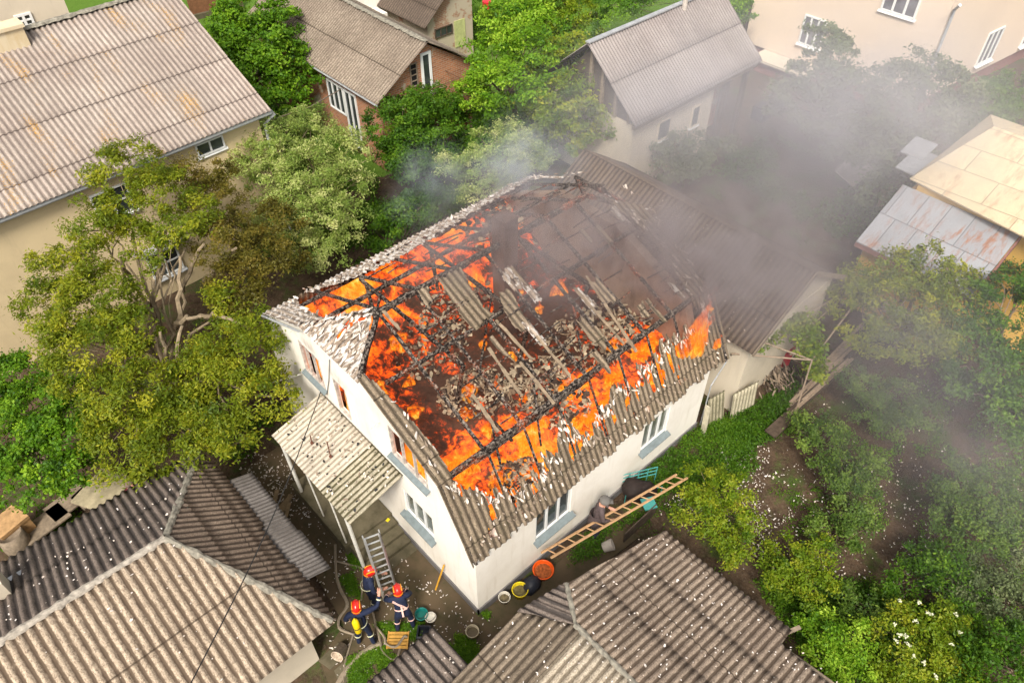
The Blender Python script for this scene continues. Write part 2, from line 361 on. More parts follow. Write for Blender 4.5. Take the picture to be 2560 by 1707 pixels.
def tree(label, base, lobes, mat, name='tree', cat='tree', group=None, dens=1., clump=.3, lsize=.09, seed=1, squash=.8, trunk=.13, twigs=5, fork=.4,
         upb=.8, aspect=.45, fill=.25, bark=None, limbs=True, leafname='crown'):
    base = np.array([base[0], base[1], base[2] if len(base) > 2 else 0.]); t = empty(name, base, label, cat, group)
    P, T, O, tips = crown_points(lobes, dens, clump, lsize, seed, squash, fill)
    k = P[:, 2] > .02; P, T, O = P[k], T[k], O[k]
    leaf_object(leafname, P, lsize, T, mat, t, O, upb, aspect, seed)
    mb = MB(); top = np.mean([c for c, R in lobes], 0); fk = base+(np.array([top[0], top[1], top[2]])-base)*fork
    if limbs:
        pts = limb(mb, base-np.array([0, 0, .1]), fk, trunk, trunk*.72, seed, .06); rr = random.Random(seed)
        for i, (c, R) in enumerate(lobes):
            q = limb(mb, fk, np.array(c)-np.array([0, 0, R*.25]), trunk*.5, trunk*.16, seed+i*3+1, .12)
            for j in range(twigs):
                tp = tips[i][rr.randrange(len(tips[i]))]; limb(mb, q[rr.randrange(2, len(q))], tp, trunk*.17, trunk*.045, seed+i+j*7, .14, 4)
    else:
        rr = random.Random(seed)
        for i, (c, R) in enumerate(lobes):
            for j in range(twigs+2):
                tp = tips[i][rr.randrange(len(tips[i]))]; limb(mb, base+np.array([rr.uniform(-.15, .15), rr.uniform(-.15, .15), 0]), tp, trunk*.3, trunk*.06, seed+i+j*7, .1, 4)
    mb.build('trunk', bark or BARK, t); return t
def lob(*a):
    """(u, v, height, radius in photo pixels) -> a lobe of the crown with its real centre and size"""
    out = []
    for (u, v, z, rp) in a:
        c = G(u, v, z); out.append((c, rp*((c-CAM)@_F)/FPX))
    return out
def scatter_poly(poly, n, seed, z=0, thr=None, nsc=.8):
    """random ground points inside a photo-outlined patch of ground"""
    q = np.array([G(u, v, z)[:2] for u, v in poly]); r = np.random.default_rng(seed); lo, hi = q.min(0), q.max(0)
    p = r.uniform(lo, hi, (int(n*2.2), 2)); p = p[inpoly(p[:, 0], p[:, 1], [tuple(a) for a in q])][:n]
    if thr is not None: p = p[fbm(p[:, 0]*nsc, p[:, 1]*nsc, seed) > thr]
    return p
# ------------------------------------------------------------------ walls
def carve(o, boxes):
    mb = MB()
    for a, b in boxes: mb.box(a, b)
    c = mb.build('cutter'); m = o.modifiers.new('b', 'BOOLEAN'); m.object = c; m.operation = 'DIFFERENCE'; m.solver = 'EXACT'
    bpy.context.view_layer.update(); dg = bpy.context.evaluated_depsgraph_get()
    me = bpy.data.meshes.new_from_object(o.evaluated_get(dg)); o.modifiers.clear(); old = o.data; o.data = me; me.name = o.name
    bpy.data.meshes.remove(old); cm = c.data; bpy.data.objects.remove(c); bpy.data.meshes.remove(cm); return o
def window(parent, O, U, Nn, u0, u1, z0, z1, cols=2, rows=1, fr=.06, rec=.0, frame=None, pane=None, sill=None, sillm=None, curtain=False, broken=False, name='window', depth=.06, sides=None):
    """frame bars (window) > pane, sill. O,U: origin and direction along the wall, Nn: outward normal, rec: how far the frame sits back"""
    O, U, Nn = Vector(O), Vector(U).normalized(), Vector(Nn).normalized(); Z = Vector((0, 0, 1)); mb = MB()
    def P(u, z, n): return O+U*u+Z*z+Nn*(n-rec)
    def bar(ua, ub, za, zb, d=depth): mb.obox(P((ua+ub)/2, (za+zb)/2, d/2+.002), U*(ub-ua)/2, Nn*(d/2), Z*(zb-za)/2)
    bar(u0, u1, z0, z0+fr); bar(u0, u1, z1-fr, z1); bar(u0, u0+fr, z0+fr, z1-fr); bar(u1-fr, u1, z0+fr, z1-fr)
    for i in range(1, cols):
        u = u0+(u1-u0)*(i/cols if sides is None else sides[i-1]); bar(u-fr*.6, u+fr*.6, z0+fr, z1-fr, depth*.9)
    for i in range(1, rows):
        z = z0+(z1-z0)*i/rows; bar(u0+fr, u1-fr, z-fr*.4, z+fr*.4, depth*.8)
    w = mb.build(name, frame or M['wframe'], parent)
    if not broken:
        g = MB(); g.obox(P((u0+u1)/2, (z0+z1)/2, .012), U*((u1-u0)/2-.01), Nn*.005, Z*((z1-z0)/2-.01)); g.build('pane', pane or M['glass'], w)
    if sill:
        s = MB(); s.obox(P((u0+u1)/2, z0-.03, rec+sill/2), U*((u1-u0)/2+.07), Nn*(sill/2+rec*.5)+Z*(-.035), Z*.014); s.build('sill', sillm or M['sill'], w)
    return w
# ------------------------------------------------------------------ people
SKIN = plain('skin', (.52, .27, .19), .6, .08, 20); 
def suitmat(name, c): return plain(name, c, .8, .25, 12, bump=.3)
NAVY = suitmat('navy_cloth', (.012, .018, .045)); BOOT = plain('boots', (.015, .014, .013), .6); STRIPE = plain('reflective_tape', (.62, .62, .42), .5, .05)
STRIPEP = plain('reflective_tape_pink', (.75, .48, .42), .5, .05); HRED = plain('helmet_red', (.62, .02, .012), .28, .1, 3, spec=.6); HYEL = plain('helmet_yellow', (.75, .34, .02), .35, .05, 3)
def skinned(name, joints, edges, radii, mats, region, parent):
    """one continuous body surface grown round a posed skeleton; region(bone) -> material slot"""
    names = list(joints); me = bpy.data.meshes.new(name+'_s'); me.from_pydata([tuple(joints[k]) for k in names], [(names.index(a), names.index(b)) for a, b in edges], [])
    o = bpy.data.objects.new(name+'_s', me); COL.objects.link(o); sk = o.modifiers.new('s', 'SKIN'); sk.use_smooth_shade = True
    if not me.skin_vertices: me.skin_vertices.new(name='')
    for i, k in enumerate(names):
        r = radii[k]; me.skin_vertices[0].data[i].radius = r if isinstance(r, tuple) else (r, r); me.skin_vertices[0].data[i].use_root = (k == 'pelvis')
    ss = o.modifiers.new('u', 'SUBSURF'); ss.levels = 2; ss.render_levels = 2
    bpy.context.view_layer.update(); dg = bpy.context.evaluated_depsgraph_get(); m2 = bpy.data.meshes.new_from_object(o.evaluated_get(dg))
    bpy.data.objects.remove(o); bpy.data.meshes.remove(me)
    segs = [(Vector(joints[a]), Vector(joints[b]), region(a, b), max(radii[b] if not isinstance(radii[b], tuple) else max(radii[b]), .006)) for a, b in edges]
    m2.materials.clear(); b_ = link(name, m2, mats, parent, True)
    for p in m2.polygons:
        c = p.center; best = 9
        for a, b, reg, r in segs:
            ab = b-a; t = max(0, min(1, (c-a).dot(ab)/max(ab.length_squared, 1e-9))); dd = ((a+ab*t)-c).length/r
            if dd < best: best = dd; p.material_index = reg
    return b_
def person(label, loc, face, J, outfit, mats, hold=None, fingers=True, group=None):
    """J: joints in the figure's own frame (x forward, y left, z up), feet at z=0"""
    R = Matrix.Translation(Vector(tuple(loc))) @ Matrix.Rotation(face, 4, 'Z') @ Matrix.Scale(.94, 4); t = empty('person', loc, label, 'person', group)
    j = {k: R @ Vector(v) for k, v in J.items()}; ed = []; ra = {}
    rad = dict(pelvis=(.15, .125), belly=(.15, .12), chest=(.175, .13), neckb=.075, neck=.055, head=(.075, .085), crown=(.08, .09), face=(.05, .06))
    rad.update(nose=.012)
    for s in 'lr': rad.update({s+'sh': .075, s+'el': .052, s+'wr': .032, s+'pa': (.038, .02), s+'hip': .1, s+'kn': .068, s+'an': .05, s+'toe': .045})
    f = (j['nose']-j['head']).normalized() if 'nose' in j else Vector((cos(face), sin(face), 0))
    if 'crown' not in j: j['crown'] = j['head']+(j['head']-j['neck']).normalized()*.09
    if 'nose' not in j: j['nose'] = j['head']+f*.11
    ed += [('pelvis', 'belly'), ('belly', 'chest'), ('chest', 'neckb'), ('neckb', 'neck'), ('neck', 'head'), ('head', 'crown'), ('head', 'nose')]
    for s in 'lr':
        ed += [('neckb', s+'sh'), (s+'sh', s+'el'), (s+'el', s+'wr'), (s+'wr', s+'pa'), ('pelvis', s+'hip'), (s+'hip', s+'kn'), (s+'kn', s+'an'), (s+'an', s+'toe')]
        d = (j[s+'pa']-j[s+'wr']).normalized(); side = d.cross(Vector((0, 0, 1))); side = side.normalized() if side.length > .1 else Vector((1, 0, 0)); nrm = side.cross(d)
        curl = -nrm if nrm.z > 0 else nrm
        for i, (off, ln) in enumerate(((-.03, .072), (-.01, .082), (.011, .077), (.031, .06))):
            a, b, c_ = f'{s}f{i}a', f'{s}f{i}b', f'{s}f{i}c'; cu = .5 if (i == 1 or hold != s) else .9
            if hold == s and i == 1: cu = .05
            if hold == s and i in (0, 2, 3): cu = 1.4
            p0 = j[s+'pa']+side*off*.9+d*.018; j[a] = p0; j[b] = p0+(d*cos(cu*.5)+curl*sin(cu*.5))*ln*.55; j[c_] = j[b]+(d*cos(cu)+curl*sin(cu))*ln*.5
            ed += [(s+'pa', a), (a, b), (b, c_)]; ra.update({a: .0095, b: .0088, c_: .0075})
        sg = 1 if s == 'l' else -1
        j[s+'t0'] = j[s+'wr'].lerp(j[s+'pa'], .5)+side*sg*.03; j[s+'t1'] = j[s+'t0']+(d*.7+side*sg*.5+curl*.4).normalized()*.045; ed += [(s+'wr', s+'t0'), (s+'t0', s+'t1')]; ra.update({s+'t0': .011, s+'t1': .009})
    rr = {k: rad.get(k, ra.get(k, .01)) for k in j}
    def reg(a, b):
        n = b if b not in ('neckb',) else a
        if b in ('head', 'crown', 'nose') or (b == 'neck'): return 1
        if b[1:] == 'pa' or b[1:2] in 'ft' and b[1:] != 'toe' and b[1:3] not in ('to',) and b[0] in 'lr' and b not in ('face',): return 1
        if b[1:] == 'toe': return 2
        if b[1:] in ('kn', 'an', 'hip'): return 3
        return 0
    skinned('body', j, ed, rr, mats, reg, t)
    return t, j, R
def ringband(mb, a, b, t, r, w=.028, n=18):
    a, b = Vector(a), Vector(b); d = (b-a).normalized(); c = a.lerp(b, t)
    mb.lathe(c-d*w/2, [(r*.97, 0), (r, .003), (r, w-.003), (r*.97, w)], n, d)
def helmet(j, t, R, mat=None):
    up = (j['crown']-j['neck']).normalized(); c = j['head']+up*.045; f = (j['nose']-j['head']); f = (f-up*f.dot(up)).normalized(); s = up.cross(f)
    vs = []; fs = []; n = 20; K = 8
    for i in range(K+1):
        ph = pi/2*i/K
        for k in range(n):
            th = 2*pi*k/n; rx, ry, rz = .138, .106, .125
            x, y, z = cos(th)*cos(ph)*rx, sin(th)*cos(ph)*ry, sin(ph)*rz
            if i == 0: x *= 1.16; y *= 1.1; z = -.055 - (.03 if cos(th) < -.3 else 0)
            vs.append(c+f*x+s*y+up*z)
    for i in range(K):
        for k in range(n): fs.append((i*n+k, i*n+(k+1) % n, (i+1)*n+(k+1) % n, (i+1)*n+k))
    mb = MB(); mb.add(vs, fs); h = mb.build('helmet', mat or HRED, t, True)
    m = h.modifiers.new('s', 'SOLIDIFY'); m.thickness = .006
    cr = MB(); pts = [c+f*(.143*cos(a))+up*(.131*sin(a)) for a in np.linspace(.25, pi-.15, 12)]; cr.tube(pts, [.008]+[.012]*10+[.008], 6); cr.build('helmet_crest', HRED, h)
    y = MB()
    for sg in (-1, 1):
        pts = [c+f*(.115*cos(a))+s*sg*.084+up*(.0+.072*sin(a)) for a in np.linspace(.35, pi-.35, 9)]; y.tube(pts, [.006]+[.012]*7+[.006], 6)
    bp = [c-f*.145*cos(a)+s*.115*sin(a)-up*.055 for a in np.linspace(-1, 1, 9)]; y.tube(bp, .010, 6)
    y.build('helmet_marking', HYEL, h); return h
# ================================================================== GROUND
def ground_mat():
    t = NT('soil'); p = t.geo(); s = t.sep(p)
    n1 = t.noise(p, .35, 5, .6); n2 = t.noise(p, 2.5, 6, .7); n3 = t.noise(p, 14, 4, .7)
    c = t.mix(t.ramp(n2, [(.35, 0), (.7, 1)]), (.045, .030, .020), (.115, .075, .048))
    c = t.mix(t.ramp(n3, [(.5, 0), (.75, .6)]), c, (.16, .125, .09))
    g = t.math('MULTIPLY', t.ramp(t.noise(p, .9, 6, .7), [(.5, 0), (.6, 1)]), t.ramp(n2, [(.35, 0), (.55, 1)]))
    c = t.mix(t.math('MULTIPLY', g, .75), c, (.045, .085, .015))
    far = t.ramp(t.math('ADD', s[1], t.math('MULTIPLY', n1, 6)), [(0, 0), (1, 1)])   # lawns among the houses at the back
    far = t.math('GREATER_THAN', t.math('ADD', s[1], t.math('MULTIPLY', n1, 6)), 19.5)
    c = t.mix(far, c, t.mix(n2, (.06, .13, .015), (.12, .2, .03)))
    t.col(c).rough(.95).spec(.1); t.bump(t.math('ADD', n3, t.math('MULTIPLY', n2, 2)), .7, .05)
    return t.m
x = np.linspace(-14, 50, 161); y = np.linspace(-16, 44, 151); X, Y = np.meshgrid(x, y, indexing='ij')
X2 = np.where(X >= 50, 400, np.where(X <= -14, -300, X)); Y2 = np.where(Y >= 44, 400, np.where(Y <= -16, -300, Y))
Z = (fbm(X*.7, Y*.7, 3)-.5)*.10
me = bpy.data.meshes.new('ground'); idx = np.arange(X.size).reshape(X.shape)
me.from_pydata([tuple(v) for v in np.stack([X2.ravel(), Y2.ravel(), Z.ravel()], -1)], [], [tuple(f) for f in np.stack([idx[:-1, :-1], idx[1:, :-1], idx[1:, 1:], idx[:-1, 1:]], -1).reshape(-1, 4).tolist()])
tag(link('ground', me, ground_mat(), None, True), kind='structure')
YARD = plaster('yard_earth', (.105, .075, .045), (.04, .045, .018), .85, 1.6)
def pad(poly, z, mat, name, th=.12, label=None, cat=None):
    pts = [G(u, v, z) for u, v in poly]; mb = MB(); mb.prism([(p[0], p[1], z-th) for p in pts], (0, 0, th)); return tag(mb.build(name, mat), label, cat, None, 'structure')
pad([(600, 1180), (720, 1100), (860, 1240), (1010, 1320), (1200, 1530), (1380, 1420), (1520, 1290), (1600, 1340), (1440, 1460), (1270, 1600), (1180, 1740), (840, 1760), (800, 1650), (860, 1560), (790, 1440)], .055, YARD, 'yard', .1)
pad([(690, 150), (760, 130), (930, 330), (905, 370), (800, 270)], .06, M['concrete'], 'path', .1)
for i, q in enumerate([[(795, 1650), (845, 1605), (872, 1630), (825, 1672)], [(835, 1675), (875, 1640), (905, 1680), (850, 1715)]]): pad(q, .085, M['concrete'], 'paving_slab', .06)
# ================================================================== BURNING HOUSE
FH = empty('burning_house', (4.1, 4.1, 0), 'white plastered house in the middle, its roof burning open to charred rafters', 'house')
L = 8.178; YR, ZR, YE, ZE, KY, KZ, KL, YL = 4.37, 6.0, -.1, 2.48, .88, 4.41, 7.75, 8.4; X0, X1 = -.13, 8.85   # ridge, eave, knee of the gambrel roof
SR, SL = (ZR-KZ)/(YR-KY), (ZR-KZ)/(KL-YR)
zr = lambda y: float(np.interp(y, [YE, KY, YR, KL, YL], [ZE, KZ, ZR, KZ, ZE]))
mb = MB(); prof = [(0, 0, .0), (0, 0, zr(0)-.1), (0, KY+.03, KZ-.06), (0, 3.42, 5.47), (0, 5.7, 5.30), (0, KL-.03, KZ-.06), (0, 8.22, zr(8.22)-.12), (0, 8.22, 0)]
mb.prism(prof, (.1, 0, 0)); gw = mb.build('gable_wall', M['scorched'], FH)
WA, WB, WC, WD = (5.42, 6.3, 3.42, 4.48), (4.38, 4.88, 3.2, 4.3), (1.44, 2.7, 3.58, 4.58), (1.48, 2.57, 1.45, 2.40)
carve(gw, [((-.1, a, c), (.5, b, d)) for a, b, c, d in (WA, WB, WC, WD)])
mb = MB(); mb.box((.1, 0, 0), (L, .28, zr(.0)-.1)); lw = mb.build('long_wall', M['white_wall'], FH)
W1, W2 = (1.81, 2.98, 1.18, 2.33), (5.57, 6.6, 1.2, 2.28)
carve(lw, [((a, -.1, c), (b, .5, d)) for a, b, c, d in (W1, W2)])
mb = MB(); mb.prism([(L-.02, .29, 0), (L-.02, .29, 2.4), (L-.02, 1.0, 4.3), (L-.02, 3.42, 5.35), (L-.02, 5.6, 5.3), (L-.02, 7.6, 4.3), (L-.02, 7.9, 2.6), (L-.02, 7.9, 0)], (-.26, 0, 0)); mb.box((.29, 7.94, 0), (L, 8.22, 2.5)); mb.build('rear_wall', plaster('smoked_wall', (.28, .2, .15), (.05, .03, .02), .8, 1.1), FH)
mb = MB(); mb.box((-.035, -.035, 0), (L+.03, .0, .26)); mb.box((-.035, -.035, 0), (0, 8.25, .26)); mb.build('plinth', M['plinth'], FH)
mb = MB(); mb.box((.29, .29, 2.36), (L-.3, 7.93, 2.44)); mb.build('attic_floor', M['dark'], FH)
mb = MB(); mb.box((.5, .9, .3), (L-.5, .94, 2.34)); mb.box((.95, .95, .3), (.99, 7.8, 2.34)); mb.build('room_partition', plain('room_wall', (.12, .10, .08), .95), FH)
charframe = plain('scorched_frame', (.45, .41, .36), .7, .5, 7)
window(FH, (0, 0, 0), (0, 1, 0), (-1, 0, 0), *WA, cols=3, fr=.035, rec=.05, broken=True, frame=charframe, sill=.09)
window(FH, (0, 0, 0), (0, 1, 0), (-1, 0, 0), *WB, cols=1, fr=.03, rec=.05, broken=True, frame=charframe)
window(FH, (0, 0, 0), (0, 1, 0), (-1, 0, 0), *WC, cols=3, fr=.04, rec=.05, broken=True, frame=charframe, sill=.1)
for w, o, u, n in ((WD, (0, 0, 0), (0, 1, 0), (-1, 0, 0)), (W1, (0, 0, 0), (1, 0, 0), (0, -1, 0)), (W2, (0, 0, 0), (1, 0, 0), (0, -1, 0))):
    k = window(FH, o, u, n, *w, cols=3, fr=.045, rec=.09, sill=.10, pane=glass('glass_pale', (.10, .105, .085)) if w != W1 else M['glass'])
    O, U, Nn = Vector(o), Vector(u), Vector(n); c = MB()
    for a, b in (((w[0]+.05, w[0]+(w[1]-w[0])*.27), (0, 0)), ((w[0]+(w[1]-w[0])*.42, w[0]+(w[1]-w[0])*.6), (0, 0)), ((w[1]-.3, w[1]-.05), (0, 0))):
        c.obox(O+U*((a[0]+a[1])/2)+Vector((0, 0, (w[2]+w[3])/2))-Nn*.085, U*((a[1]-a[0])/2), Nn*.003, Vector((0, 0, (w[3]-w[2])/2-.06)))
    c.build('curtain', M['curtain'], k)
# --- planes of the roof
PR = dict(O=(0, YR, ZR), S=(1, 0, 0), T=np.array((0, -1, -SR))/math.hypot(1, SR)); PL_ = dict(O=(0, YR, ZR), S=(1, 0, 0), T=np.array((0, 1, -SL))/math.hypot(1, SL))
TR_, TL_ = math.hypot(YR-KY, ZR-KZ), math.hypot(KL-YR, ZR-KZ); TLO = math.hypot(KY-YE, KZ-ZE); TLL = math.hypot(YL-KL, KZ-ZE)
PLO = dict(O=(0, KY, KZ), S=(1, 0, 0), T=np.array((0, YE-KY, ZE-KZ))/TLO); PLL = dict(O=(0, KL, KZ), S=(1, 0, 0), T=np.array((0, YL-KL, ZE-KZ))/TLL)
def onplane(pl, u, v):
    O, S, T = (np.array(pl[k], float) for k in 'OST'); N = np.cross(S, T); d = _F+_R*(u-1280)/FPX-_U*(v-853.5)/FPX
    p = CAM+d*(((O-CAM)@N)/(d@N))-O; return p@S, p@T
def polyst(pl, pts): return [onplane(pl, u, v) for u, v in pts]
burnt = slate('burnt_sheet', (.17, .125, .085), (.30, .235, .165), .155, dirt=(.045, .035, .025), damt=.75, speck=.45, moss=.35)
ash = slate('ashy_sheet', (.25, .18, .13), (.42, .35, .28), .155, dirt=(.05, .035, .028), damt=.55, speck=.4, white=.09)
RPX = (
    [(880, 930), (912, 942), (960, 975), (1010, 1030), (1065, 1095), (1125, 1180), (1160, 1245), (1230, 1400), (1180, 1440), (860, 975)],
    [(1160, 1440), (1155, 1235), (1185, 1205), (1215, 1225), (1262, 1230), (1310, 1218), (1343, 1165), (1350, 1138), (1391, 1112), (1395, 1050), (1418, 1043), (1437, 1065), (1463, 1092), (1483, 1085), (1483, 1040), (1506, 1010), (1533, 985), (1545, 955), (1578, 960), (1590, 915), (1645, 885), (1648, 852), (1705, 835), (1712, 815), (1750, 832), (1785, 770), (1800, 790), (1860, 860), (1850, 960), (1190, 1480)],
    [(1455, 405), (1530, 440), (1612, 495), (1690, 590), (1750, 690), (1860, 850), (1790, 850), (1735, 760), (1690, 685), (1635, 600), (1570, 540), (1500, 482), (1440, 440)],
    [(1093, 696), (1154, 667), (1170, 708), (1213, 775), (1237, 791), (1215, 800), (1198, 831), (1166, 807), (1122, 740)],
    [(1253, 728), (1277, 728), (1328, 819), (1312, 835), (1285, 819), (1261, 775)], [(1043, 724), (1071, 716), (1087, 760), (1067, 767)],
    [(1440, 800), (1462, 790), (1500, 850), (1486, 862)], [(1588, 760), (1605, 752), (1622, 785), (1606, 795)])
RA = [polyst(PR, q) for q in RPX]; RB = [polyst(PLO, q) for q in RPX[:3]]
def rag(s, t, polys, amp=.16, fr=(9, 2.4), seed=1):
    s2 = s+(fbm(s*2, t*2, seed)-.5)*amp*.6; t2 = t+(vnoise(s*fr[0], t*.7, seed+3)-.5)*amp*2.2+(vnoise(s*26, t*3, seed+9)-.5)*amp
    m = np.zeros(s.shape, bool)
    for q in polys: m |= inpoly(s2, t2, q)
    return m
def m_low(s, t):
    m = rag(s, t, RB, .2); h = vnoise(s*9, t*2.2, 31)*.7+vnoise(s*24, t*5, 5)*.3
    hole = (h > .66+.22*np.clip((t-TLO+.9)/.9, 0, 1)) & (s > .5) & (s < 8.3)
    rim = (t > TLO-.09) & (vnoise(s*7, t*0, 8) > .6)
    return m & ~hole & ~rim
hipR = lambda s: np.where(s < 1.16, 1.04*(1.16-s)/1.21, np.where(s > X1-1.2, 1.04*(s-X1+1.2)/1.2, 0))
for i_, q_ in enumerate(RA):
    if i_ != 1: corr('roof_sheet', burnt, PR['O'], PR['S'], PR['T'], X0, X1, lambda s: hipR(s), TR_, .155, .02, .035, lambda s, t: rag(s, t, [q_], .16 if i_ in (0, 2) else .10, seed=1+i_), FH, n=8, seed=1, thick=.012)
corr('roof_sheet', burnt, PLO['O'], PLO['S'], PLO['T'], X0, X1, 0., TLO, .155, .02, .03, m_low, FH, n=8, seed=2, thick=.012)
corr('roof_sheet', burnt, PLL['O'], PLL['S'], PLL['T'], X0, X1, 0., TLL, .155, .02, .4, None, FH, n=6, seed=3, thick=.012)
LA = [polyst(PL_, q) for q in ([(620, 810), (620, 750), (1000, 530), (1304, 395), (1345, 440), (1265, 482), (1205, 518), (1130, 562), (1045, 615), (975, 655), (895, 692), (815, 718), (742, 738), (750, 768), (800, 792), (830, 805), (753, 840)],
                                [(1304, 405), (1480, 410), (1470, 438), (1380, 446), (1290, 452), (1240, 480)])]
hipL = lambda s: np.where(s < 1.16, 1.42*(1.16-s)/1.21, np.where(s > X1-1.2, 1.42*(s-X1+1.2)/1.2, 0))
corr('roof_sheet', ash, PL_['O'], PL_['S'], PL_['T'], X0, X1, hipL, TL_, .155, .02, .04, lambda s, t: rag(s, t, LA, .13, seed=7) & ~((vnoise(s*10, t*3, 77) > .8) & (s > 1)), FH, n=8, seed=4, thick=.012)
NH = dict(O=(1.16, 4.53, 6.0), S=(0, 1, 0), T=np.array((-1.27, 0, -.55))/math.hypot(1.27, .55)); tn = math.hypot(1.27, .55)
def m_nh(s, t):
    h = vnoise(s*9, t*3.2, 14)*.6+vnoise(s*5+2, t*5, 15)*.4
    return h < .72
corr('roof_sheet', ash, NH['O'], NH['S'], NH['T'], -1.15, 1.15, lambda s: np.abs(s)*tn/1.15, tn+.04, .155, .02, .035, m_nh, FH, n=8, seed=9, thick=.012)
# loose curled flakes still hanging on the remains of the covering
flakem = plain('slate_flake', (.62, .53, .45), .9, .3, 5); flaked = plain('slate_flake_dark', (.25, .19, .14), .9, .3, 5); flakew = plain('white_flake', (.66, .60, .55), .9, .2, 5)
def plates(name, mats, pts, nrm, size, seed, parent=None, tilt=.45, along=None, th=.007, asp=2.4, lift=.0):
    r = np.random.default_rng(seed); mb = MB(); N = Vector(nrm).normalized()
    for p in pts:
        a = Vector(along).normalized() if along is not None else Vector(r.normal(size=3)); a = (a+Vector(r.normal(size=3))*(.25 if along is not None else 1)).normalized()
        n = (N+Vector(r.normal(size=3))*tilt).normalized(); a = (a-n*a.dot(n)).normalized(); b = n.cross(a); s = size*r.uniform(.35, 1.4); w = s/asp*r.uniform(.6, 1.4)
        c = Vector(tuple(p))+N*(lift+.5*s*tilt*.5); k = int(r.integers(5, 7)); q = []
        for i in range(k):
            th_ = 2*pi*i/k+r.uniform(-.3, .3); rr = r.uniform(.65, 1.1); q.append(c+a*cos(th_)*s/2*rr+b*sin(th_)*w/2*rr+n*(abs(cos(th_))*s*.08))
        mb.prism(q, n*th, int(r.integers(0, len(mats))))
    return mb.build(name, mats, parent)
def st_pts(pl, polys, n, seed, s0, s1, t0, t1, edge=None):
    r = np.random.default_rng(seed); s = r.uniform(s0, s1, n); t = r.uniform(t0, t1, n); m = rag(s, t, polys)
    if edge:
        near = np.zeros(n, bool)
        for a, b in ((edge, 0), (-edge, 0), (0, edge), (0, -edge)): near |= ~rag(s+a, t+b, polys)
        m &= near
    O, S, T = (np.array(pl[k], float) for k in 'OST'); return O+s[m, None]*S+t[m, None]*T
NR = np.array((0, -SR, 1.)); NL = np.array((0, SL, 1.))
f = plates('sheet_flake', [flakem, flakem, flaked, flakew], st_pts(PR, RA[:3], 1400, 3, 0, 9, .3, TR_, .28), NR, .16, 5, FH, .55, PR['T'], lift=.03, asp=3); f['kind'] = 'stuff'
NLO = np.array((0, -(KZ-ZE), KY-YE)); f = plates('sheet_flake', [flakem, flakew, flaked, flakem], st_pts(PLO, RB, 2000, 4, 0, 8.6, .1, TLO-.25, .3), NLO, .15, 15, FH, .45, PLO['T'], lift=.03, asp=3.2); f['kind'] = 'stuff'
f = plates('sheet_flake', [flakem, flaked, flakew], st_pts(PL_, LA, 900, 6, 0, 9, .3, TL_, .3), NL, .2, 6, FH, .6, PL_['T'], lift=.03, asp=3.2); f['kind'] = 'stuff'
r = np.random.default_rng(8); s = r.uniform(-1.1, 1.1, 230); t = r.uniform(.05, tn, 230); k = np.abs(s)*tn/1.15 < t-.05
f = plates('sheet_flake', [flakem, flakew, flaked], np.array(NH['O'])+s[k, None]*np.array(NH['S'])+t[k, None]*NH['T'], (-.55, 0, 1.27), .21, 7, FH, .4, NH['T'], lift=.035, asp=3.6); f['kind'] = 'stuff'
# scraps along the eaves, ridge of burnt lath along the open hips
f = plates('sheet_flake', [flaked, flakem, flaked], [np.array((u, YE+.05+hsh(i)*.25, zr(YE+.05+hsh(i)*.25)+.04)) for i, u in enumerate(np.linspace(0, 9, 150))], NR, .12, 9, FH, .8, PR['T']); f['kind'] = 'stuff'
# --- charred carpentry
def charred():
    t = NT('charred_timber'); p = t.geo(); n = t.noise(p, 16, 5, .7); cells = t.vor(p, 24, 'DISTANCE_TO_EDGE')
    c = t.mix(t.ramp(n, [(.47, 0), (.62, 1)]), (.014, .011, .010), (.24, .20, .165)); t.col(c).rough(.95).spec(.1)
    g = t.math('MULTIPLY', t.ramp(t.noise(p, 1.7, 3), [(.55, 0), (.7, 1)]), t.ramp(cells, [(0, 1), (.06, 0)]))
    t.L(t.mix(g, (0, 0, 0), (1, .16, .01)), t.b.inputs['Emission Color']); t.b.inputs['Emission Strength'].default_value = 1.2
    t.bump(cells, 1., .02); return t.m
CH = charred()
def beam(a, b, w, h, name, seed, par=FH):
    a, b = Vector(tuple(a)), Vector(tuple(b)); d, s, u = basis(b-a); n = max(3, int((b-a).length/.16)); vs = []; fs = []; mb = MB()
    for i in range(n+1):
        p = a.lerp(b, i/n); k = 1-.28*hsh(i, seed); k2 = 1-.28*hsh(i, seed, 5); o = s*(hsh(i, seed, 7)-.5)*w*.18
        for (x, z) in ((-1, -1), (1, -1), (1, 1), (-1, 1)): vs.append(p+o+s*x*w/2*k+u*z*h/2*k2)
    for i in range(n):
        for k in range(4): fs.append((i*4+k, i*4+(k+1) % 4, (i+1)*4+(k+1) % 4, (i+1)*4+k))
    fs += [(3, 2, 1, 0), (n*4, n*4+1, n*4+2, n*4+3)]; mb.add(vs, fs); return mb.build(name, CH, par)
def onr(pl, s, t, d=-.07):
    O, S, T = (np.array(pl[k], float) for k in 'OST'); N = np.cross(S, T); N = N if N[2] > 0 else -N; return O+s*S+t*T+N/np.linalg.norm(N)*d
beam((1.16, YR, ZR-.06), (X1-1.2, YR, ZR-.06), .12, .15, 'ridge_beam', 1)
for i, xx in enumerate(np.arange(1.16, 8.6, 1.02)):
    beam(onr(PR, xx, .05), onr(PR, xx+.03*hsh(i), TR_), .068, .10, 'rafter', 10+i); beam(onr(PLO, xx+.05, .05), onr(PLO, xx+.05, TLO-.2), .045, .06, 'lower_rafter', 100+i)
    beam(onr(PL_, xx+.1, .05), onr(PL_, xx+.1+.04*hsh(i, 2), TL_-.1), .065, .09, 'rafter', 30+i)
tq_ = float(np.mean([onplane(PR, *q)[1] for q in ((1126, 858), (1525, 605))]))
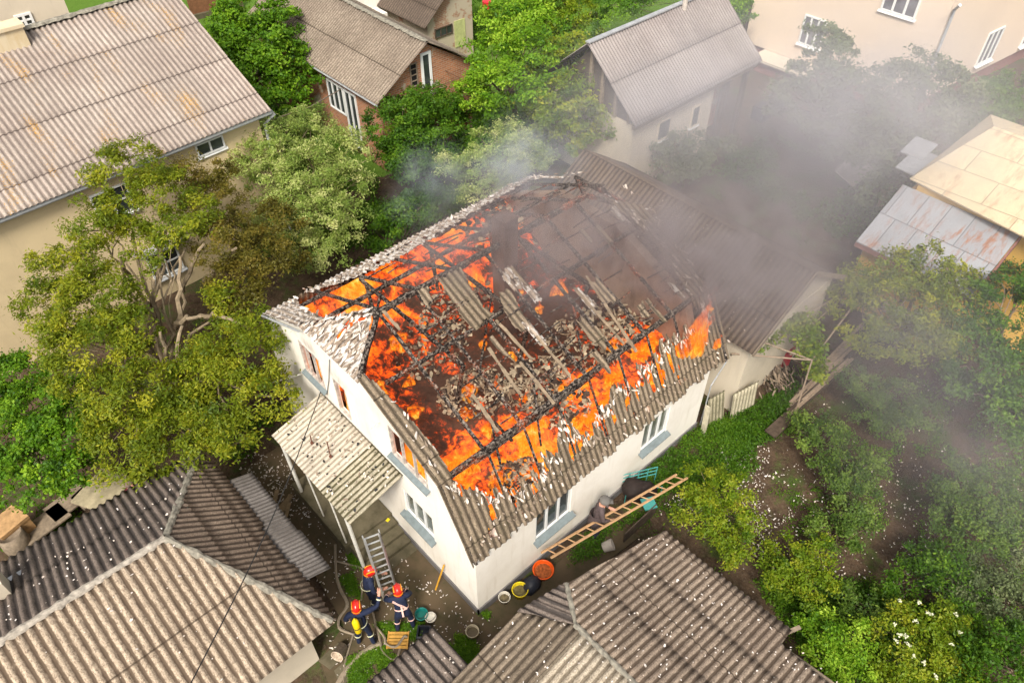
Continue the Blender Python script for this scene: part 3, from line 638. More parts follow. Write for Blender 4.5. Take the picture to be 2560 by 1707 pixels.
for tq, sd in ((tq_, 1), (TR_-.04, 2)): beam(onr(PR, .35 if sd == 1 else .05, tq, -.12), onr(PR, 8.5, tq, -.12), .08+.04*(sd-1), .10+.03*(sd-1), 'purlin', 50+sd)
beam(onr(PR, .9, TR_+.02, -.3), onr(PR, 4.6, TR_-.0, -.34), .09, .1, 'purlin', 57)
beam(onr(PR, .0, 1.04, -.05), onr(PR, -.02, TR_, -.05), .08, .1, 'rafter', 130); beam(onr(PLO, -.02, 0, -.05), onr(PLO, -.02, TLO, -.05), .08, .1, 'lower_rafter', 131); beam((X1-.15, 3.4, 5.5), (X1-.15, KY, KZ-.04), .09, .12, 'rafter', 132); beam((X1-.15, KY, KZ-.04), (X1-.15, YE, ZE), .09, .1, 'lower_rafter', 133)
for tq, sd in ((1.6, 3), (3.3, 4)): beam(onr(PL_, .25, tq, -.15), onr(PL_, 8.5, tq, -.12), .085, .10, 'purlin', 50+sd)
Q = (1.16, YR, ZR-.03)
beam(Q, (-.08, 3.4, 5.53), .11, .13, 'hip_beam', 61); beam(Q, (-.08, 5.68, 5.4), .11, .13, 'hip_beam', 62)
beam((X1-1.2, YR, ZR-.03), (X1-.1, 3.42, 5.5), .1, .12, 'hip_beam', 63); beam((X1-1.2, YR, ZR-.03), (X1-.1, 5.7, 5.4), .1, .12, 'hip_beam', 64); beam((X1-.1, 3.4, 5.46), (X1-.1, 5.75, 5.38), .1, .12, 'collar_beam', 65)
for i, xx in enumerate((2.2, 4.25, 6.3)):
    beam((xx, 2.85, 4.7), (xx, 6.9, 4.72), .08, .11, 'collar_tie', 70+i); beam((xx, 2.85, 4.7), (xx, 3.3, 2.6), .09, .09, 'post', 75+i); beam((xx+.05, 1.3, 3.4), (xx+.5, 2.6, 2.7), .07, .07, 'strut', 80+i); beam((xx, 6.6, 4.7), (xx, 6.4, 2.7), .09, .09, 'post', 85+i)
for i, (a, b) in enumerate((((1.5, .7, 3.0), (2.4, 2.2, 3.3)), ((2.9, 1.0, 2.9), (3.9, 2.4, 3.9)), ((.9, 5.2, 3.4), (2.6, 6.6, 4.3)), ((5.2, 1.8, 3.1), (6.4, 3.4, 3.6)), ((3.3, 3.6, 3.2), (5.1, 5.2, 3.5)))): beam(a, b, .06, .06, 'fallen_batten', 90+i)
lathm = plain('scorched_lath', (.22, .165, .11), .9, .4, 6, bump=.4)
def strip(u0, v0, u1, v1, w=.09, pl=PR, sd=0):
    a = onr(pl, *onplane(pl, u0, v0), .02); b = onr(pl, *onplane(pl, u1, v1), .02); mb = MB(); d, s, u = basis(Vector(b)-Vector(a)); n = 8; vs = []
    for i in range(n+1):
        p = Vector(a).lerp(Vector(b), i/n); vs += [p-s*w/2*(.6+.8*hsh(i, sd)), p+s*w/2*(.6+.8*hsh(i, sd, 4)), p+s*w/2*.7-u*.03, p-s*w/2*.7-u*.03]
    mb.add(vs, [(i*4+k, i*4+(k+1) % 4, (i+1)*4+(k+1) % 4, (i+1)*4+k) for i in range(n) for k in range(4)]); return mb.build('batten', lathm, FH)
for i, q in enumerate([(1435, 720, 1560, 860), (1340, 840, 1425, 940), (1300, 905, 1385, 1010), (1180, 985, 1245, 1080), (957, 777, 1000, 825), (1465, 690, 1590, 880), (1220, 870, 1300, 985), (1240, 800, 1330, 900)]): strip(*q, w=.075, sd=i)
rq = random.Random(4)
for i in range(96):
    pl, tl = (PR, TR_) if i % 3 else (PL_, TL_); sx = rq.uniform(1.3, 8.2); tq = rq.uniform(.4, tl-.2); ln_ = rq.uniform(.35, 1.05)
    a = onr(pl, sx, tq, rq.uniform(-.02, .03)); b = onr(pl, min(8.6, sx+ln_), tq+rq.uniform(-.12, .12), rq.uniform(-.12, .03)); beam(a, b, .03, .03, 'batten', 200+i)
for i in range(16):
    sx, tq = rq.uniform(1.6, 8.0), rq.uniform(.3, TR_-.3); w_ = rq.uniform(.10, .28); q_ = [(sx, tq), (sx+w_, tq-.05), (sx+w_*1.1, tq+rq.uniform(.3, .8)), (sx+.02, tq+rq.uniform(.3, .8))]
    corr('sheet_scrap', burnt if i % 2 else ash, PR['O'], PR['S'], PR['T'], sx-.1, sx+w_+.12, max(0, tq-.1), tq+.85, .155, .02, .035, lambda s, t: rag(s, t, [q_], .10, seed=40+i), FH, n=8, seed=60+i, thick=.012)
# --- chimney stub in the smoke
mb = MB(); cq = G(1262, 545, 6.6); mb.box((cq[0]-.22, cq[1]-.22, 2.4), (cq[0]+.22, cq[1]+.22, 6.65)); mb.build('chimney', plaster('sooty_chimney', (.13, .08, .06), (.03, .02, .02), .8, 2), FH)
# --- gutter, corner pipe, bracket
mb = MB(); mb.tube([(-.16, KL, KZ-.06), (-.16, 5.7, 5.28)], .03, 6); mb.build('verge_flashing', M['galv'], FH)
mb = MB(); mb.tube([(0, 6.65, 3.0), (-.75, 6.9, 3.02)], .022, 6); mb.tube([(0, 3.05, 4.35), (-.25, 2.98, 4.4)], .012, 6); mb.build('wall_bracket', M['paintpipe'], FH)
# --- canopy over the porch
cpm = slate('canopy_sheet', (.42, .36, .28), (.60, .53, .43), .13, dirt=(.14, .11, .07), damt=.55, speck=.2, moss=.0, rough=.85)
cm2 = slate('canopy_sheet_damp', (.33, .29, .20), (.50, .44, .34), .13, dirt=(.07, .06, .03), damt=.95, speck=.3, moss=.55)
CT = np.array((-1.48, 0, -.42)); CTL = np.linalg.norm(CT)
corr('canopy_sheet', cpm, (-.01, 0, 3.07), (0, 1, 0), CT, 3.6, 5.72, 0, CTL, .13, .014, .25, None, FH, seed=21, row=5)
corr('canopy_sheet', cm2, (-.01, 0, 3.068), (0, 1, 0), CT, 2.42, 3.6, 0, CTL, .13, .014, .25, None, FH, seed=22, row=5)
mb = MB(); mb.bar((-1.42, 2.5, 2.6), (-1.42, 5.65, 2.6), .06, .08); mb.bar((-.05, 2.5, 2.98), (-.05, 5.65, 2.98), .05, .08)
for yy in (2.6, 3.6, 4.6, 5.6): mb.bar((-.05, yy, 3.0), (-1.42, yy, 2.6), .05, .06)
mb.build('canopy_frame', M['oldwood'], FH)
for (xx, yy, zb, rr) in ((-1.3, 5.42, .5, .045), (-1.28, 4.4, .5, .02), (-1.26, 3.4, .06, .02), (-1.28, 2.72, .25, .045)):
    mb = MB(); mb.tube([(xx-.05, yy, zb), (-1.42, yy, 2.56)], rr, 8); mb.build('canopy_post', M['paintpipe'], FH)
for (a, b) in (((-.95, 4.75), .28), ((-.85, 4.1), .55)):
    mb = MB(); z0 = 3.07-.42*(-a[0])/1.48; mb.box((a[0]-.03, a[1]-.03, z0), (a[0]+.03, a[1]+.03, z0+.05)); mb.tube([(a[0], a[1], z0), (a[0]+.02, a[1]+.02, z0+b)], .014, 6); mb.build('canopy_rod', plain('rust', (.13, .05, .03), .8), FH)
mb = MB(); mb.box((-1.42, 3.32, 0), (-.02, 5.8, .48))
for i in range(4): mb.box((-1.3+.0*i, 3.32-.26*(i+1), 0), (-.04, 3.32-.26*i-.003, .48-.11*(i+1)+.02))
mb.build('porch_steps', M['concrete'], FH)
# ================================================================== FIRE
def firemat(name='fire_bed', k=1.0, gain=1.0):
    t = NT(name); p = t.geo(); s = t.sep(p)
    big = t.noise(p, 1.15, 4, .55, .7); mid = t.noise(t.scl(p, (1, 1, .8)), 2.7, 8, .64, 1.6); fine = t.noise(p, 6.5, 7, .68, 2.2); str_ = t.noise(t.scl(p, (1.2, .7, 1), (0, 0, .8)), 3.4, 6, .6, 3.)
    e = t.math('ADD', t.math('MULTIPLY', mid, .5), t.math('ADD', t.math('MULTIPLY', fine, .24), t.math('MULTIPLY', str_, .26)))
    nearx = t.math('SUBTRACT', 1.0, t.math('MULTIPLY', s[0], .115)); neary = t.math('ABSOLUTE', t.math('SUBTRACT', s[1], 3.9)); pos = t.math('ADD', t.math('MULTIPLY', nearx, .06), t.math('MULTIPLY', neary, .052))
    e = t.math('ADD', e, t.math('ADD', t.math('MULTIPLY', t.math('SUBTRACT', big, .5), .62), t.math('SUBTRACT', pos, .138)))
    eave = t.math('SUBTRACT', 1., t.math('MULTIPLY', t.math('ABSOLUTE', t.math('SUBTRACT', s[1], 1.0)), .8), clamp=True); e = t.math('ADD', e, t.math('MULTIPLY', eave, .055))
    c = t.ramp(e, [(.38, (.016, .007, .005)), (.465, (.06, .014, .006)), (.505, (.26, .026, .006)), (.55, (.78, .075, .006)), (.60, (1.0, .15, .006)), (.66, (1.0, .26, .010)), (.74, (1., .45, .05)), (.84, (1., .75, .25))])
    t.col((.06, .035, .025)).rough(1).spec(0); t.L(c, t.b.inputs['Emission Color']); t.b.inputs['Emission Strength'].default_value = gain
    t.bump(t.noise(p, 7, 6, .7), .8, .05); return t.m
FB = firemat(gain=1.05)
xs = np.linspace(.3, 7.87, 190); ys = np.linspace(.3, 7.92, 190); X, Y = np.meshgrid(xs, ys, indexing='ij')
Z = 2.52+.55*fbm(X*.9, Y*.9, 5)*np.clip((Y-.3)/1.5, .15, 1)+.16*fbm(X*4, Y*4, 9)*np.clip(Y/1., .2, 1)
Z += np.clip((Y-5.2)/2.4, 0, 1)**1.2*1.15+.45*np.exp(-((X-2.2)**2+(Y-2.6)**2)/1.2)*0
Z = np.minimum(Z, np.vectorize(zr)(Y)-.3)
me = bpy.data.meshes.new('burning_attic'); idx = np.arange(X.size).reshape(X.shape)
me.from_pydata([tuple(v) for v in np.stack([X.ravel(), Y.ravel(), Z.ravel()], -1)], [], [tuple(f) for f in np.stack([idx[:-1, :-1], idx[1:, :-1], idx[1:, 1:], idx[:-1, 1:]], -1).reshape(-1, 4).tolist()])
tag(link('fire', me, FB, None, True), 'bed of orange fire burning inside the open attic', 'fire', None, 'stuff')
def bedz(x_, y_): return float(Z[int(np.clip(np.searchsorted(xs, x_), 0, 189)), int(np.clip(np.searchsorted(ys, y_), 0, 189))])
def flamemat():
    t = NT('flame'); p = t.obj(); g = t.geo(); s = t.sep(t.uv())
    n = t.noise(t.scl(g, (1, 1, .45)), 6.5, 7, .7, 2.4); n2 = t.noise(t.scl(g, (1, 1, .6)), 2.2, 3, .5, .8)
    lw = t.n('ShaderNodeLayerWeight'); lw.inputs[0].default_value = .35
    e = t.math('SUBTRACT', t.math('ADD', t.math('MULTIPLY', n, .8), t.math('MULTIPLY', n2, .5)), t.math('MULTIPLY', s[1], .42))
    a = t.math('MULTIPLY', t.ramp(e, [(.30, 0), (.62, .9)]), t.ramp(lw.outputs['Facing'], [(.15, 1), (.75, 0)]))
    c = t.ramp(e, [(.25, (.75, .05, .004)), (.42, (1., .13, .008)), (.55, (1., .26, .012)), (.70, (1., .55, .08))])
    em = t.n('ShaderNodeEmission'); t.L(c, em.inputs[0]); em.inputs[1].default_value = 1.15
    tr = t.n('ShaderNodeBsdfTransparent'); mx = t.n('ShaderNodeMixShader'); t.L(a, mx.inputs[0]); t.L(tr.outputs[0], mx.inputs[1]); t.L(em.outputs[0], mx.inputs[2]); t.L(mx.outputs[0], t.o.inputs[0]); return t.m
FLM = flamemat()
def flame_mesh(items, name, parent=None):
    vs = []; fs = []; uvs = []
    for (bx, by, bz, h, w, lx, ly, sd) in items:
        b0 = len(vs); n = 14; K = 14
        for i in range(K+1):
            q = i/K; prof = (sin(pi*min(1, q*1.25+.12))**.8 if q < .75 else 1)*(1-q)**.75+.02; wob = .28*w
            cx = bx+lx*q*q+wob*sin(q*7+sd)*q; cy = by+ly*q*q+wob*sin(q*6+sd*2.1)*q
            for k in range(n):
                th = 2*pi*k/n; rr = w*prof*(1+.35*sin(th*3+sd+q*5)+.15*sin(th*5-q*9)); vs.append((cx+cos(th)*rr, cy+sin(th)*rr, bz+h*q)); uvs.append((k/n, q))
        for i in range(K):
            for k in range(n): fs.append((b0+i*n+k, b0+i*n+(k+1) % n, b0+(i+1)*n+(k+1) % n, b0+(i+1)*n+k))
    me = bpy.data.meshes.new(name); me.from_pydata(vs, [], fs); ul = me.uv_layers.new(name='UVMap')
    ul.data.foreach_set('uv', np.array([uvs[l.vertex_index] for l in me.loops]).ravel()); return link(name, me, FLM, parent, True)
r = random.Random(5); it = []
for i in range(85):
    bx = r.uniform(.5, 7.6); by = r.choice([r.uniform(.4, 1.5), r.uniform(.4, 2.2), r.uniform(.6, 7.5)]); bz = bedz(bx, by)-.1; mx_ = max(.2, zr(by)-bz-.15)
    it.append((bx, by, bz, min(mx_, r.uniform(.4, 1.1)), r.uniform(.12, .3), r.uniform(-.1, .3), r.uniform(-.25, .05), i*1.7))
tag(flame_mesh(it, 'flames'), 'orange flames licking up between the charred rafters', 'flames', None, 'stuff')
e = flame_mesh([(7.75, .45, 3.1, 2.1, .27, .5, -.1, 1.), (7.55, .4, 3.0, 1.5, .3, .3, -.1, 4.), (7.9, .35, 2.9, 1.4, .2, .35, -.1, 7.), (7.2, .5, 3.0, 1.3, .3, .1, -.1, 9.)], 'flame'); tag(e, 'tall red flame leaping above the far end of the eave', 'flame')
e = flame_mesh([(8.45, .15, 2.95, .5, .13, .1, 0, 3.), (8.45, .6, 3.95, .35, .12, .05, 0, 8.)], 'flame'); tag(e, 'small flames on the last sheets beside the tall one', 'flame')
for k_, (bx, y0_, y1_, z0_) in enumerate(((.32, 5.45, 6.3, 3.0), (.3, 4.42, 4.85, 2.9), (.32, 1.5, 2.7, 3.0))):
    n_ = max(3, int((y1_-y0_)/.14))
    e = flame_mesh([(bx+.1*(i % 2), y0_+(y1_-y0_)*(i+.5)/n_, z0_, 1.5+.3*hsh(i, k_), .17, -.03, .1, i*2.+k_) for i in range(n_)], 'flame'); tag(e, ('flames behind the upper window nearest the walnut tree', 'flames in the narrow upper doorway above the porch canopy', 'flames behind the scorched three-light window beside the lower canopy end')[k_], 'flame')
# --- rubble on the attic floor
rub = [plain('rubble_pale', (.40, .32, .22), .95, .3, 9), plain('rubble', (.22, .155, .10), .95, .3, 9), plain('rubble_dark', (.06, .04, .03), .95, .4, 9)]
def heap(u, v, rad, n, hh, size, seed, label):
    c = G(u, v, 2.9); r = np.random.default_rng(seed); a = r.uniform(0, 2*pi, n); q = np.sqrt(r.random(n))*rad; P = []
    for a_, q_ in zip(a, q):
        xx, yy = c[0]+cos(a_)*q_*1.25, c[1]+sin(a_)*q_; 
        if .35 < xx < 7.8 and .4 < yy < 7.7: P.append((xx, yy, min(bedz(xx, yy)+.02+hh*(1-(q_/rad)**2)*r.uniform(.75, 1), zr(yy)-.25)))
    tag(plates('rubble_heap', rub, P, (0, 0, 1), size, seed, None, .7, None, .025, 1.6), label, 'rubble', None, 'stuff')
heap(1190, 985, .8, 620, .3, .15, 1, 'pale heap of broken tiles and plaster among the flames, near the gable'); heap(1470, 850, 1.1, 520, .2, .17, 2, 'brown heap of collapsed roofing in the middle of the attic'); heap(1300, 1195, .6, 420, .3, .15, 3, 'white broken fragments heaped behind the low eave corner')
heap(1330, 960, .8, 420, .15, .2, 4, 'scattered brown rubble between the two larger heaps'); heap(1250, 600, 1.3, 500, .2, .24, 5, 'charred rubble in the smoke below the far ridge'); heap(1560, 790, 1.0, 420, .15, .2, 6, 'brown scraps of roofing near the far right corner of the attic'); heap(1080, 870, .9, 260, .1, .17, 7, 'thin scatter of dark scraps just inside the near hip'); heap(1400, 1010, .7, 260, .12, .17, 8, 'brown scraps lying behind the knee beam'); heap(1150, 780, .9, 260, .1, .18, 9, 'dark scraps below the hanging roof sheets')
# ================================================================== NEIGHBOURING HOUSES
# --- long cream house, left
s_lh = slate('long_house_sheet', (.30, .24, .205), (.44, .375, .32), .165, dirt=(.12, .09, .08), damt=.6, lichen=.02, speck=.3)
LH = empty('house', (-2, 19, 0), 'large cream house with a long pale corrugated roof in the upper left corner', 'house')
LA_ = radians(2.3); ca, sa = cos(LA_), sin(LA_); LO = np.array((4.75, 15.55, 0)); lS = np.array((ca, sa, 0)); lT = np.array((-sa, ca, 0))
lrun, lrise = 5.15, 2.55; lt = math.hypot(lrun, lrise)
def lp(s, t, z): return LO+lS*s+lT*t+np.array((0, 0, z))
corr('roof', s_lh, lp(0, lrun, 5.0+lrise), lS, -lT*lrun+np.array((0, 0, -lrise)), -17, 0, 0, lt, .165, .024, .5, None, LH, n=6, seed=31)
corr('roof', s_lh, lp(0, lrun, 5.0+lrise-.01), lS, lT*lrun+np.array((0, 0, -lrise)), -17, 0, 0, lt, .165, .024, .6, None, LH, n=5, seed=32)
mb = MB(); a = [lp(-.35, .35, 0), lp(-.35, .35, 5.0), lp(-.35, lrun, 7.4), lp(-.35, 2*lrun-.35, 5.0), lp(-.35, 2*lrun-.35, 0)]
mb.prism(a, tuple(-lS*16.3)); mb.build('wall', M['cream'], LH)
mb = MB(); mb.bar(lp(-17, .08, 4.93), lp(.02, .08, 4.93), .10, .09); mb.bar(lp(-17, .19, 4.86), lp(0, .19, 4.86), .26, .03); mb.build('eave_gutter', M['galv'], LH)
mb = MB(); mb.tube([lp(.02, .1, 4.95), lp(.12, .1, 4.8), lp(-.2, .28, 4.5), lp(-.25, .3, 0)], .055, 8); mb.build('downpipe', M['galv'], LH)
ridgecap('ridge_cap', lp(-17, lrun, 7.57), lp(0, lrun, 7.57), .26, M['mortar'], LH, 3)
def lwin(u, w, z0, z1, **k): return window(LH, lp(0, .35, 0), lS, -lT, u, u+w, z0, z1, **k)
lwin(-2.65, .95, 4.25, 4.70, cols=2, fr=.045, sill=.06, sillm=M['wframe']); lwin(-6.1, 1.1, 3.5, 4.45, cols=2, rows=2, fr=.05, sill=.1, sillm=M['wframe'])
lwin(-5.35, 1.05, .75, 1.75, cols=2, rows=2, fr=.06, sill=.12, sillm=M['galv'])
mb = MB(); mb.obox(lp(-4.85, .3, 2.0), lS*.8, lT*.35, (0, 0, .03)); mb.build('window_hood', M['galv'], LH)
cy = 19.9; c = Wp(57, 58, 1, cy); mb = MB(); mb.box((c[0]-1.6, cy, 6.6), (c[0]-.05, cy+.5, c[2]-.1)); mb.box((c[0]-1.7, cy-.06, c[2]-.1), (c[0], cy+.56, c[2])); mb.build('chimney', plaster('chimney_render', (.62, .52, .36), (.42, .26, .06), .5, 1.6), LH)
# --- cream house behind it
CB = empty('house', G(20, 20, 0), 'pale house with a white four-pane window, just behind the long cream house', 'house')
q = G(170, 30, 0); mb = MB(); yb = 27.5; xr = Wp(168, 20, 1, yb)[0]; mb.box((xr-12, yb, 0), (xr, yb+7, 9)); mb.build('wall', M['cream2'], CB)
w0 = Wp(31, 37, 1, yb); w1 = Wp(88, 60, 1, yb); window(CB, (0, yb, 0), (1, 0, 0), (0, -1, 0), w0[0], w1[0], Wp(46, 73, 1, yb)[2], w0[2]-.05, cols=2, rows=2, fr=.08)
mb = MB(); mb.prism([(xr-12.3, yb-.4, 8.9), (xr+.4, yb-.4, 8.9), (xr+.4, yb+3.5, 11), (xr-12.3, yb+3.5, 11)], (0, 0, .12)); mb.build('roof', s_lh, CB)
# --- brick house with balcony, top centre
s_bh = slate('brick_house_sheet', (.17, .13, .10), (.33, .27, .21), .15, dirt=(.06, .045, .035), damt=.5, speck=.55)
BR1 = brick('brick_wall', patch=.25); BR2 = brick('brick_wall_pale', (.36, .19, .11), (.28, .13, .08), (.36, .31, .24), .75)
BH = empty('brick_house', (12, 19, 0), 'red brick house with a dark corrugated roof and a small balcony in its gable', 'house')
bx0, bxr, bx1, by = 9.35, 11.95, 14.55, 16.85; bt = math.hypot(2.6, 1.65)
for sg in (-1, 1): corr('roof', s_bh, (bxr, 0, 4.85), (0, 1, 0), (sg*2.6, 0, -1.65), by-.35, 27, 0, bt, .15, .02, .6, None, BH, n=5, seed=41+sg)
ridgecap('ridge_cap', (bxr, by-.3, 4.87), (bxr, 27, 4.87), .22, M['mortar'], BH, 5)
mb = MB(); mb.prism([(bx0+.3, by, 0), (bx0+.3, by, 3.3), (bxr, by, 4.72), (bx1-.3, by, 3.3), (bx1-.3, by, 0)], (0, 9.5, 0)); mb.build('wall', BR1, BH)
k = window(BH, (0, by, 0), (1, 0, 0), (0, -1, 0), 11.75, 12.25, 2.55, 4.35, cols=1, fr=.1, name='balcony_door')
window(BH, (0, by, 0), (1, 0, 0), (0, -1, 0), 11.2, 11.55, 3.15, 4.1, cols=1, rows=4, fr=.04, frame=M['oldwood'], pane=M['dark'])
mb = MB(); mb.box((11.0, by-.95, 2.28), (13.0, by-.003, 2.42)); mb.build('balcony_slab', plain('lichen_slab', (.42, .33, .10), .9, .5, 3), BH)
mb = MB()
for xx in (11.05, 12.95): mb.tube([(xx, by-.9, 2.42), (xx, by-.9, 3.35)], .02, 6)
mb.tube([(11.05, by-.01, 3.3), (11.05, by-.9, 3.3), (12.95, by-.9, 3.3), (12.95, by-.01, 3.3)], .018, 6); mb.build('balcony_rail', plain('rusty_rail', (.14, .07, .04), .8), BH)
xw = bx0+.3; window(BH, (xw, 0, 0), (0, -1, 0), (-1, 0, 0), -20.6, -19.4, 1.5, 2.75, cols=3, fr=.06); 
window(BH, (xw, 0, 0), (0, -1, 0), (-1, 0, 0), -19.35, -18.5, .25, 2.75, cols=2, fr=.07, name='door')
mb = MB(); mb.tube([(bx0+.02, by-.3, 3.13), (bx0+.02, 26.5, 3.13)], .05, 6); mb.build('gutter', M['galv'], BH)
# --- small brick outbuilding behind
SB = empty('brick_outbuilding', G(1120, 60, 0), 'small patched brick outbuilding with a pale green door behind the brick house', 'outbuilding')
z0 = 2.7; c0 = G(1068, 66, z0-.5); e1 = G(985, 10, z0-.3); yy = c0[1]; xx = c0[0]
gx = Wp(1180, 20, 1, yy)[0]; apx = (xx+gx)/2+.3
mb = MB(); mb.prism([(xx, yy, 0), (xx, yy, 2.3), (gx, yy, 4.9), (gx, yy, 0)], (0, 7, 0)); mb.build('wall', BR2, SB)
corr('roof', slate('outbuilding_sheet', (.09, .065, .055), (.16, .12, .09), .16, damt=.7, speck=.5), (gx+.1, yy, 5.02), (0, 1, 0), (xx-.4-gx-.1, 0, -2.75), -.35, 7, 0, math.hypot(gx+.5-xx, 2.75), .16, .02, .6, None, SB, n=5, seed=45)
d0, d1 = Wp(1135, 55, 1, yy-.02), Wp(1164, 110, 1, yy-.02)
mb = MB(); mb.box((d0[0], yy-.05, d1[2]), (d1[0], yy-.003, d0[2])); mb.build('door', plain('green_door', (.40, .42, .18), .8, .2), SB)
w0, w1 = Wp(1087, 90, 1, yy), Wp(1130, 73, 1, yy); window(SB, (0, yy, 0), (1, 0, 0), (0, -1, 0), w0[0], w1[0], w0[2]-.15, w0[2]+.3, cols=3, fr=.04, frame=M['darkwood'])
# --- white ruin between them
p_ = G(955, 25, 2.); mb = MB(); mb.box((p_[0]-1.3, p_[1], 0), (p_[0]+1.6, p_[1]+4, 3.1)); mb.box((p_[0]-1.2, p_[1]-.9, 0), (p_[0]-.3, p_[1]-.003, 2.2)); one(mb, 'shed', M['white_wall'], 'flat white shed squeezed between the brick house and the small brick outbuilding', 'shed')
# --- grey gabled house
s_gh = slate('grey_house_sheet', (.24, .20, .19), (.34, .30, .28), .15, dirt=(.11, .09, .08), damt=.5, speck=.2)
GH = empty('house', (19, 11.3, 0), 'cream house with a grey corrugated gable roof and boarded attic', 'house')
gy0, gyr, gx0, gx1, ge, gr = 8.75, 11.35, 15.2, 23.2, 3.25, 5.5; gt = math.hypot(gyr-gy0, gr-ge)
corr('roof', s_gh, (0, gyr, gr), (1, 0, 0), (0, gy0-gyr, ge-gr), gx0, gx1, 0, gt, .15, .02, .6, None, GH, n=6, seed=51)
corr('roof', s_gh, (0, gyr, gr-.01), (1, 0, 0), (0, gyr-gy0, ge-gr), gx0, gx1, 0, gt, .15, .02, .8, None, GH, n=5, seed=52)
mb = MB(); mb.bar((gx0, gyr, gr+.03), (gx1, gyr, gr+.03), .2, .05); mb.build('ridge_cap', M['galv'], GH)
mb = MB(); mb.box((gx0+.35, gy0+.35, 0), (20.55, 2*gyr-gy0-.3, 3.0)); mb.build('wall', M['cream2'], GH)
mb = MB(); mb.box((20.56, gy0+1.4, 0), (gx1-.5, 2*gyr-gy0-.32, 3.0)); mb.build('brick_wall', BR1, GH)
mb = MB(); mb.prism([(gx0+.42, gy0+.5, 3.02), (gx0+.42, gyr, 5.32), (gx0+.42, 2*gyr-gy0-.5, 3.02)], (.06, 0, 0)); mb.build('gable_boards', M['darkwood'], GH)
for i, yv in enumerate((9.3, 10.0, 10.7, 11.3)): mb = MB(); mb.box((gx0+.3, yv, 3.03), (gx0+.41, yv+.12, 3.4+.8*(yv-9.0)*.95)); mb.build('gable_stud', M['oldwood'], GH)
for xv in (21.3, 22.6): mb = MB(); mb.box((xv, gy0+.25, 0), (xv+.18, gy0+.43, 3.1)); mb.build('porch_post', M['darkwood'], GH)
mb = MB(); mb.box((gx0+.1, gy0+.1, 3.02), (gx1-.1, gy0+.24, 3.17)); mb.build('eave_board', M['oldwood'], GH)
mb = MB(); cpt = G(1703, 70, 4.6); mb.tube([(cpt[0], cpt[1], 4.2), (cpt[0], cpt[1], 5.9)], .1, 10); mb.lathe((cpt[0], cpt[1], 5.9), [(.13, 0), (.13, .06), (.0, .1)], 10); mb.build('flue_pipe', plain('pale_flue', (.5, .44, .38), .8), GH)
yf = gy0+.35; wf_ = M['wframe']; gp_ = glass('glass_reflecting', (.10, .10, .11))  # last one: pane colour raised to stand in for reflections
window(GH, (0, yf, 0), (1, 0, 0), (0, -1, 0), 17.05, 17.85, 1.75, 2.6, cols=1, fr=.05, sill=.08, sillm=wf_, frame=M['cream2']); window(GH, (0, yf, 0), (1, 0, 0), (0, -1, 0), 19.2, 19.75, 1.55, 2.45, cols=1, fr=.05, sill=.08, sillm=wf_, frame=M['cream2'])
# --- big peach house, top right
PB = empty('apartment_house', (36, 9, 0), 'large peach plastered house filling the upper right corner', 'house')
px, py = 29.5, 4.45; rd = np.array((1, -.105, 0)); rd /= np.linalg.norm(rd); rn = np.array((-.105, -1, 0)); rn /= np.linalg.norm(rn)
mb = MB(); A0 = np.array((px, py, .75)); B0 = A0+rd*20; mb.prism([A0, B0, (B0[0], 15, .75), (px, 13.4, .75)], (0, 0, 9)); mb.build('wall', M['peach'], PB)
mb = MB(); A1 = A0-np.array((0, 0, 3))+np.array((.12, .12, 0)); B1 = A1+rd*19.8; mb.prism([A1, B1, (B1[0], 14.8, -2.25), (px+.12, 13.3, -2.25)], (0, 0, 3)); mb.build('plinth', brick('plinth_brick', (.24, .07, .06), (.17, .05, .045), (.2, .13, .1), 0), PB)
window(PB, (px, 0, 0), (0, -1, 0), (-1, 0, 0), -10.55, -9.4, 1.6, 2.95, cols=3, fr=.07, sill=.14, sillm=wf_, pane=gp_); window(PB, (px, 0, 0), (0, -1, 0), (-1, 0, 0), -7.25, -5.7, 4.1, 5.6, cols=3, fr=.08, sill=.1, sillm=wf_, pane=gp_)
for a, b, z0, z1 in ((4.7, 6.1, 1.2, 2.75), (8.9, 10.4, 1.0, 2.6)): window(PB, tuple(A0*[1, 1, 0]), rd, rn, a, b, z0, z1, cols=3, fr=.07, sill=.16, sillm=wf_, pane=gp_)
mb = MB(); mb.tube([A0*[1, 1, 0]+rn*.1+rd*.1+np.array((0, 0, z)) for z in (.2, 2.9)]+[A0*[1, 1, 0]+rn*.1+rd*.1+np.array((0, 0, 4.9)), A0*[1, 1, 0]+rn*.5+np.array((-.7, 0, 5.4))], .06, 8); mb.build('downpipe', M['galv'], PB)
mb = MB(); mb.box((28.3, 9.3, .62), (px-.003, 12.2, .74)); mb.build('terrace_slab', M['cream2'], PB); mb = MB(); mb.box((28.55, 9.5, -.1), (px+.1, 12, .6)); mb.build('terrace_base', brick('base_brick', (.24, .07, .06), (.17, .05, .045), (.2, .13, .1), 0), PB)
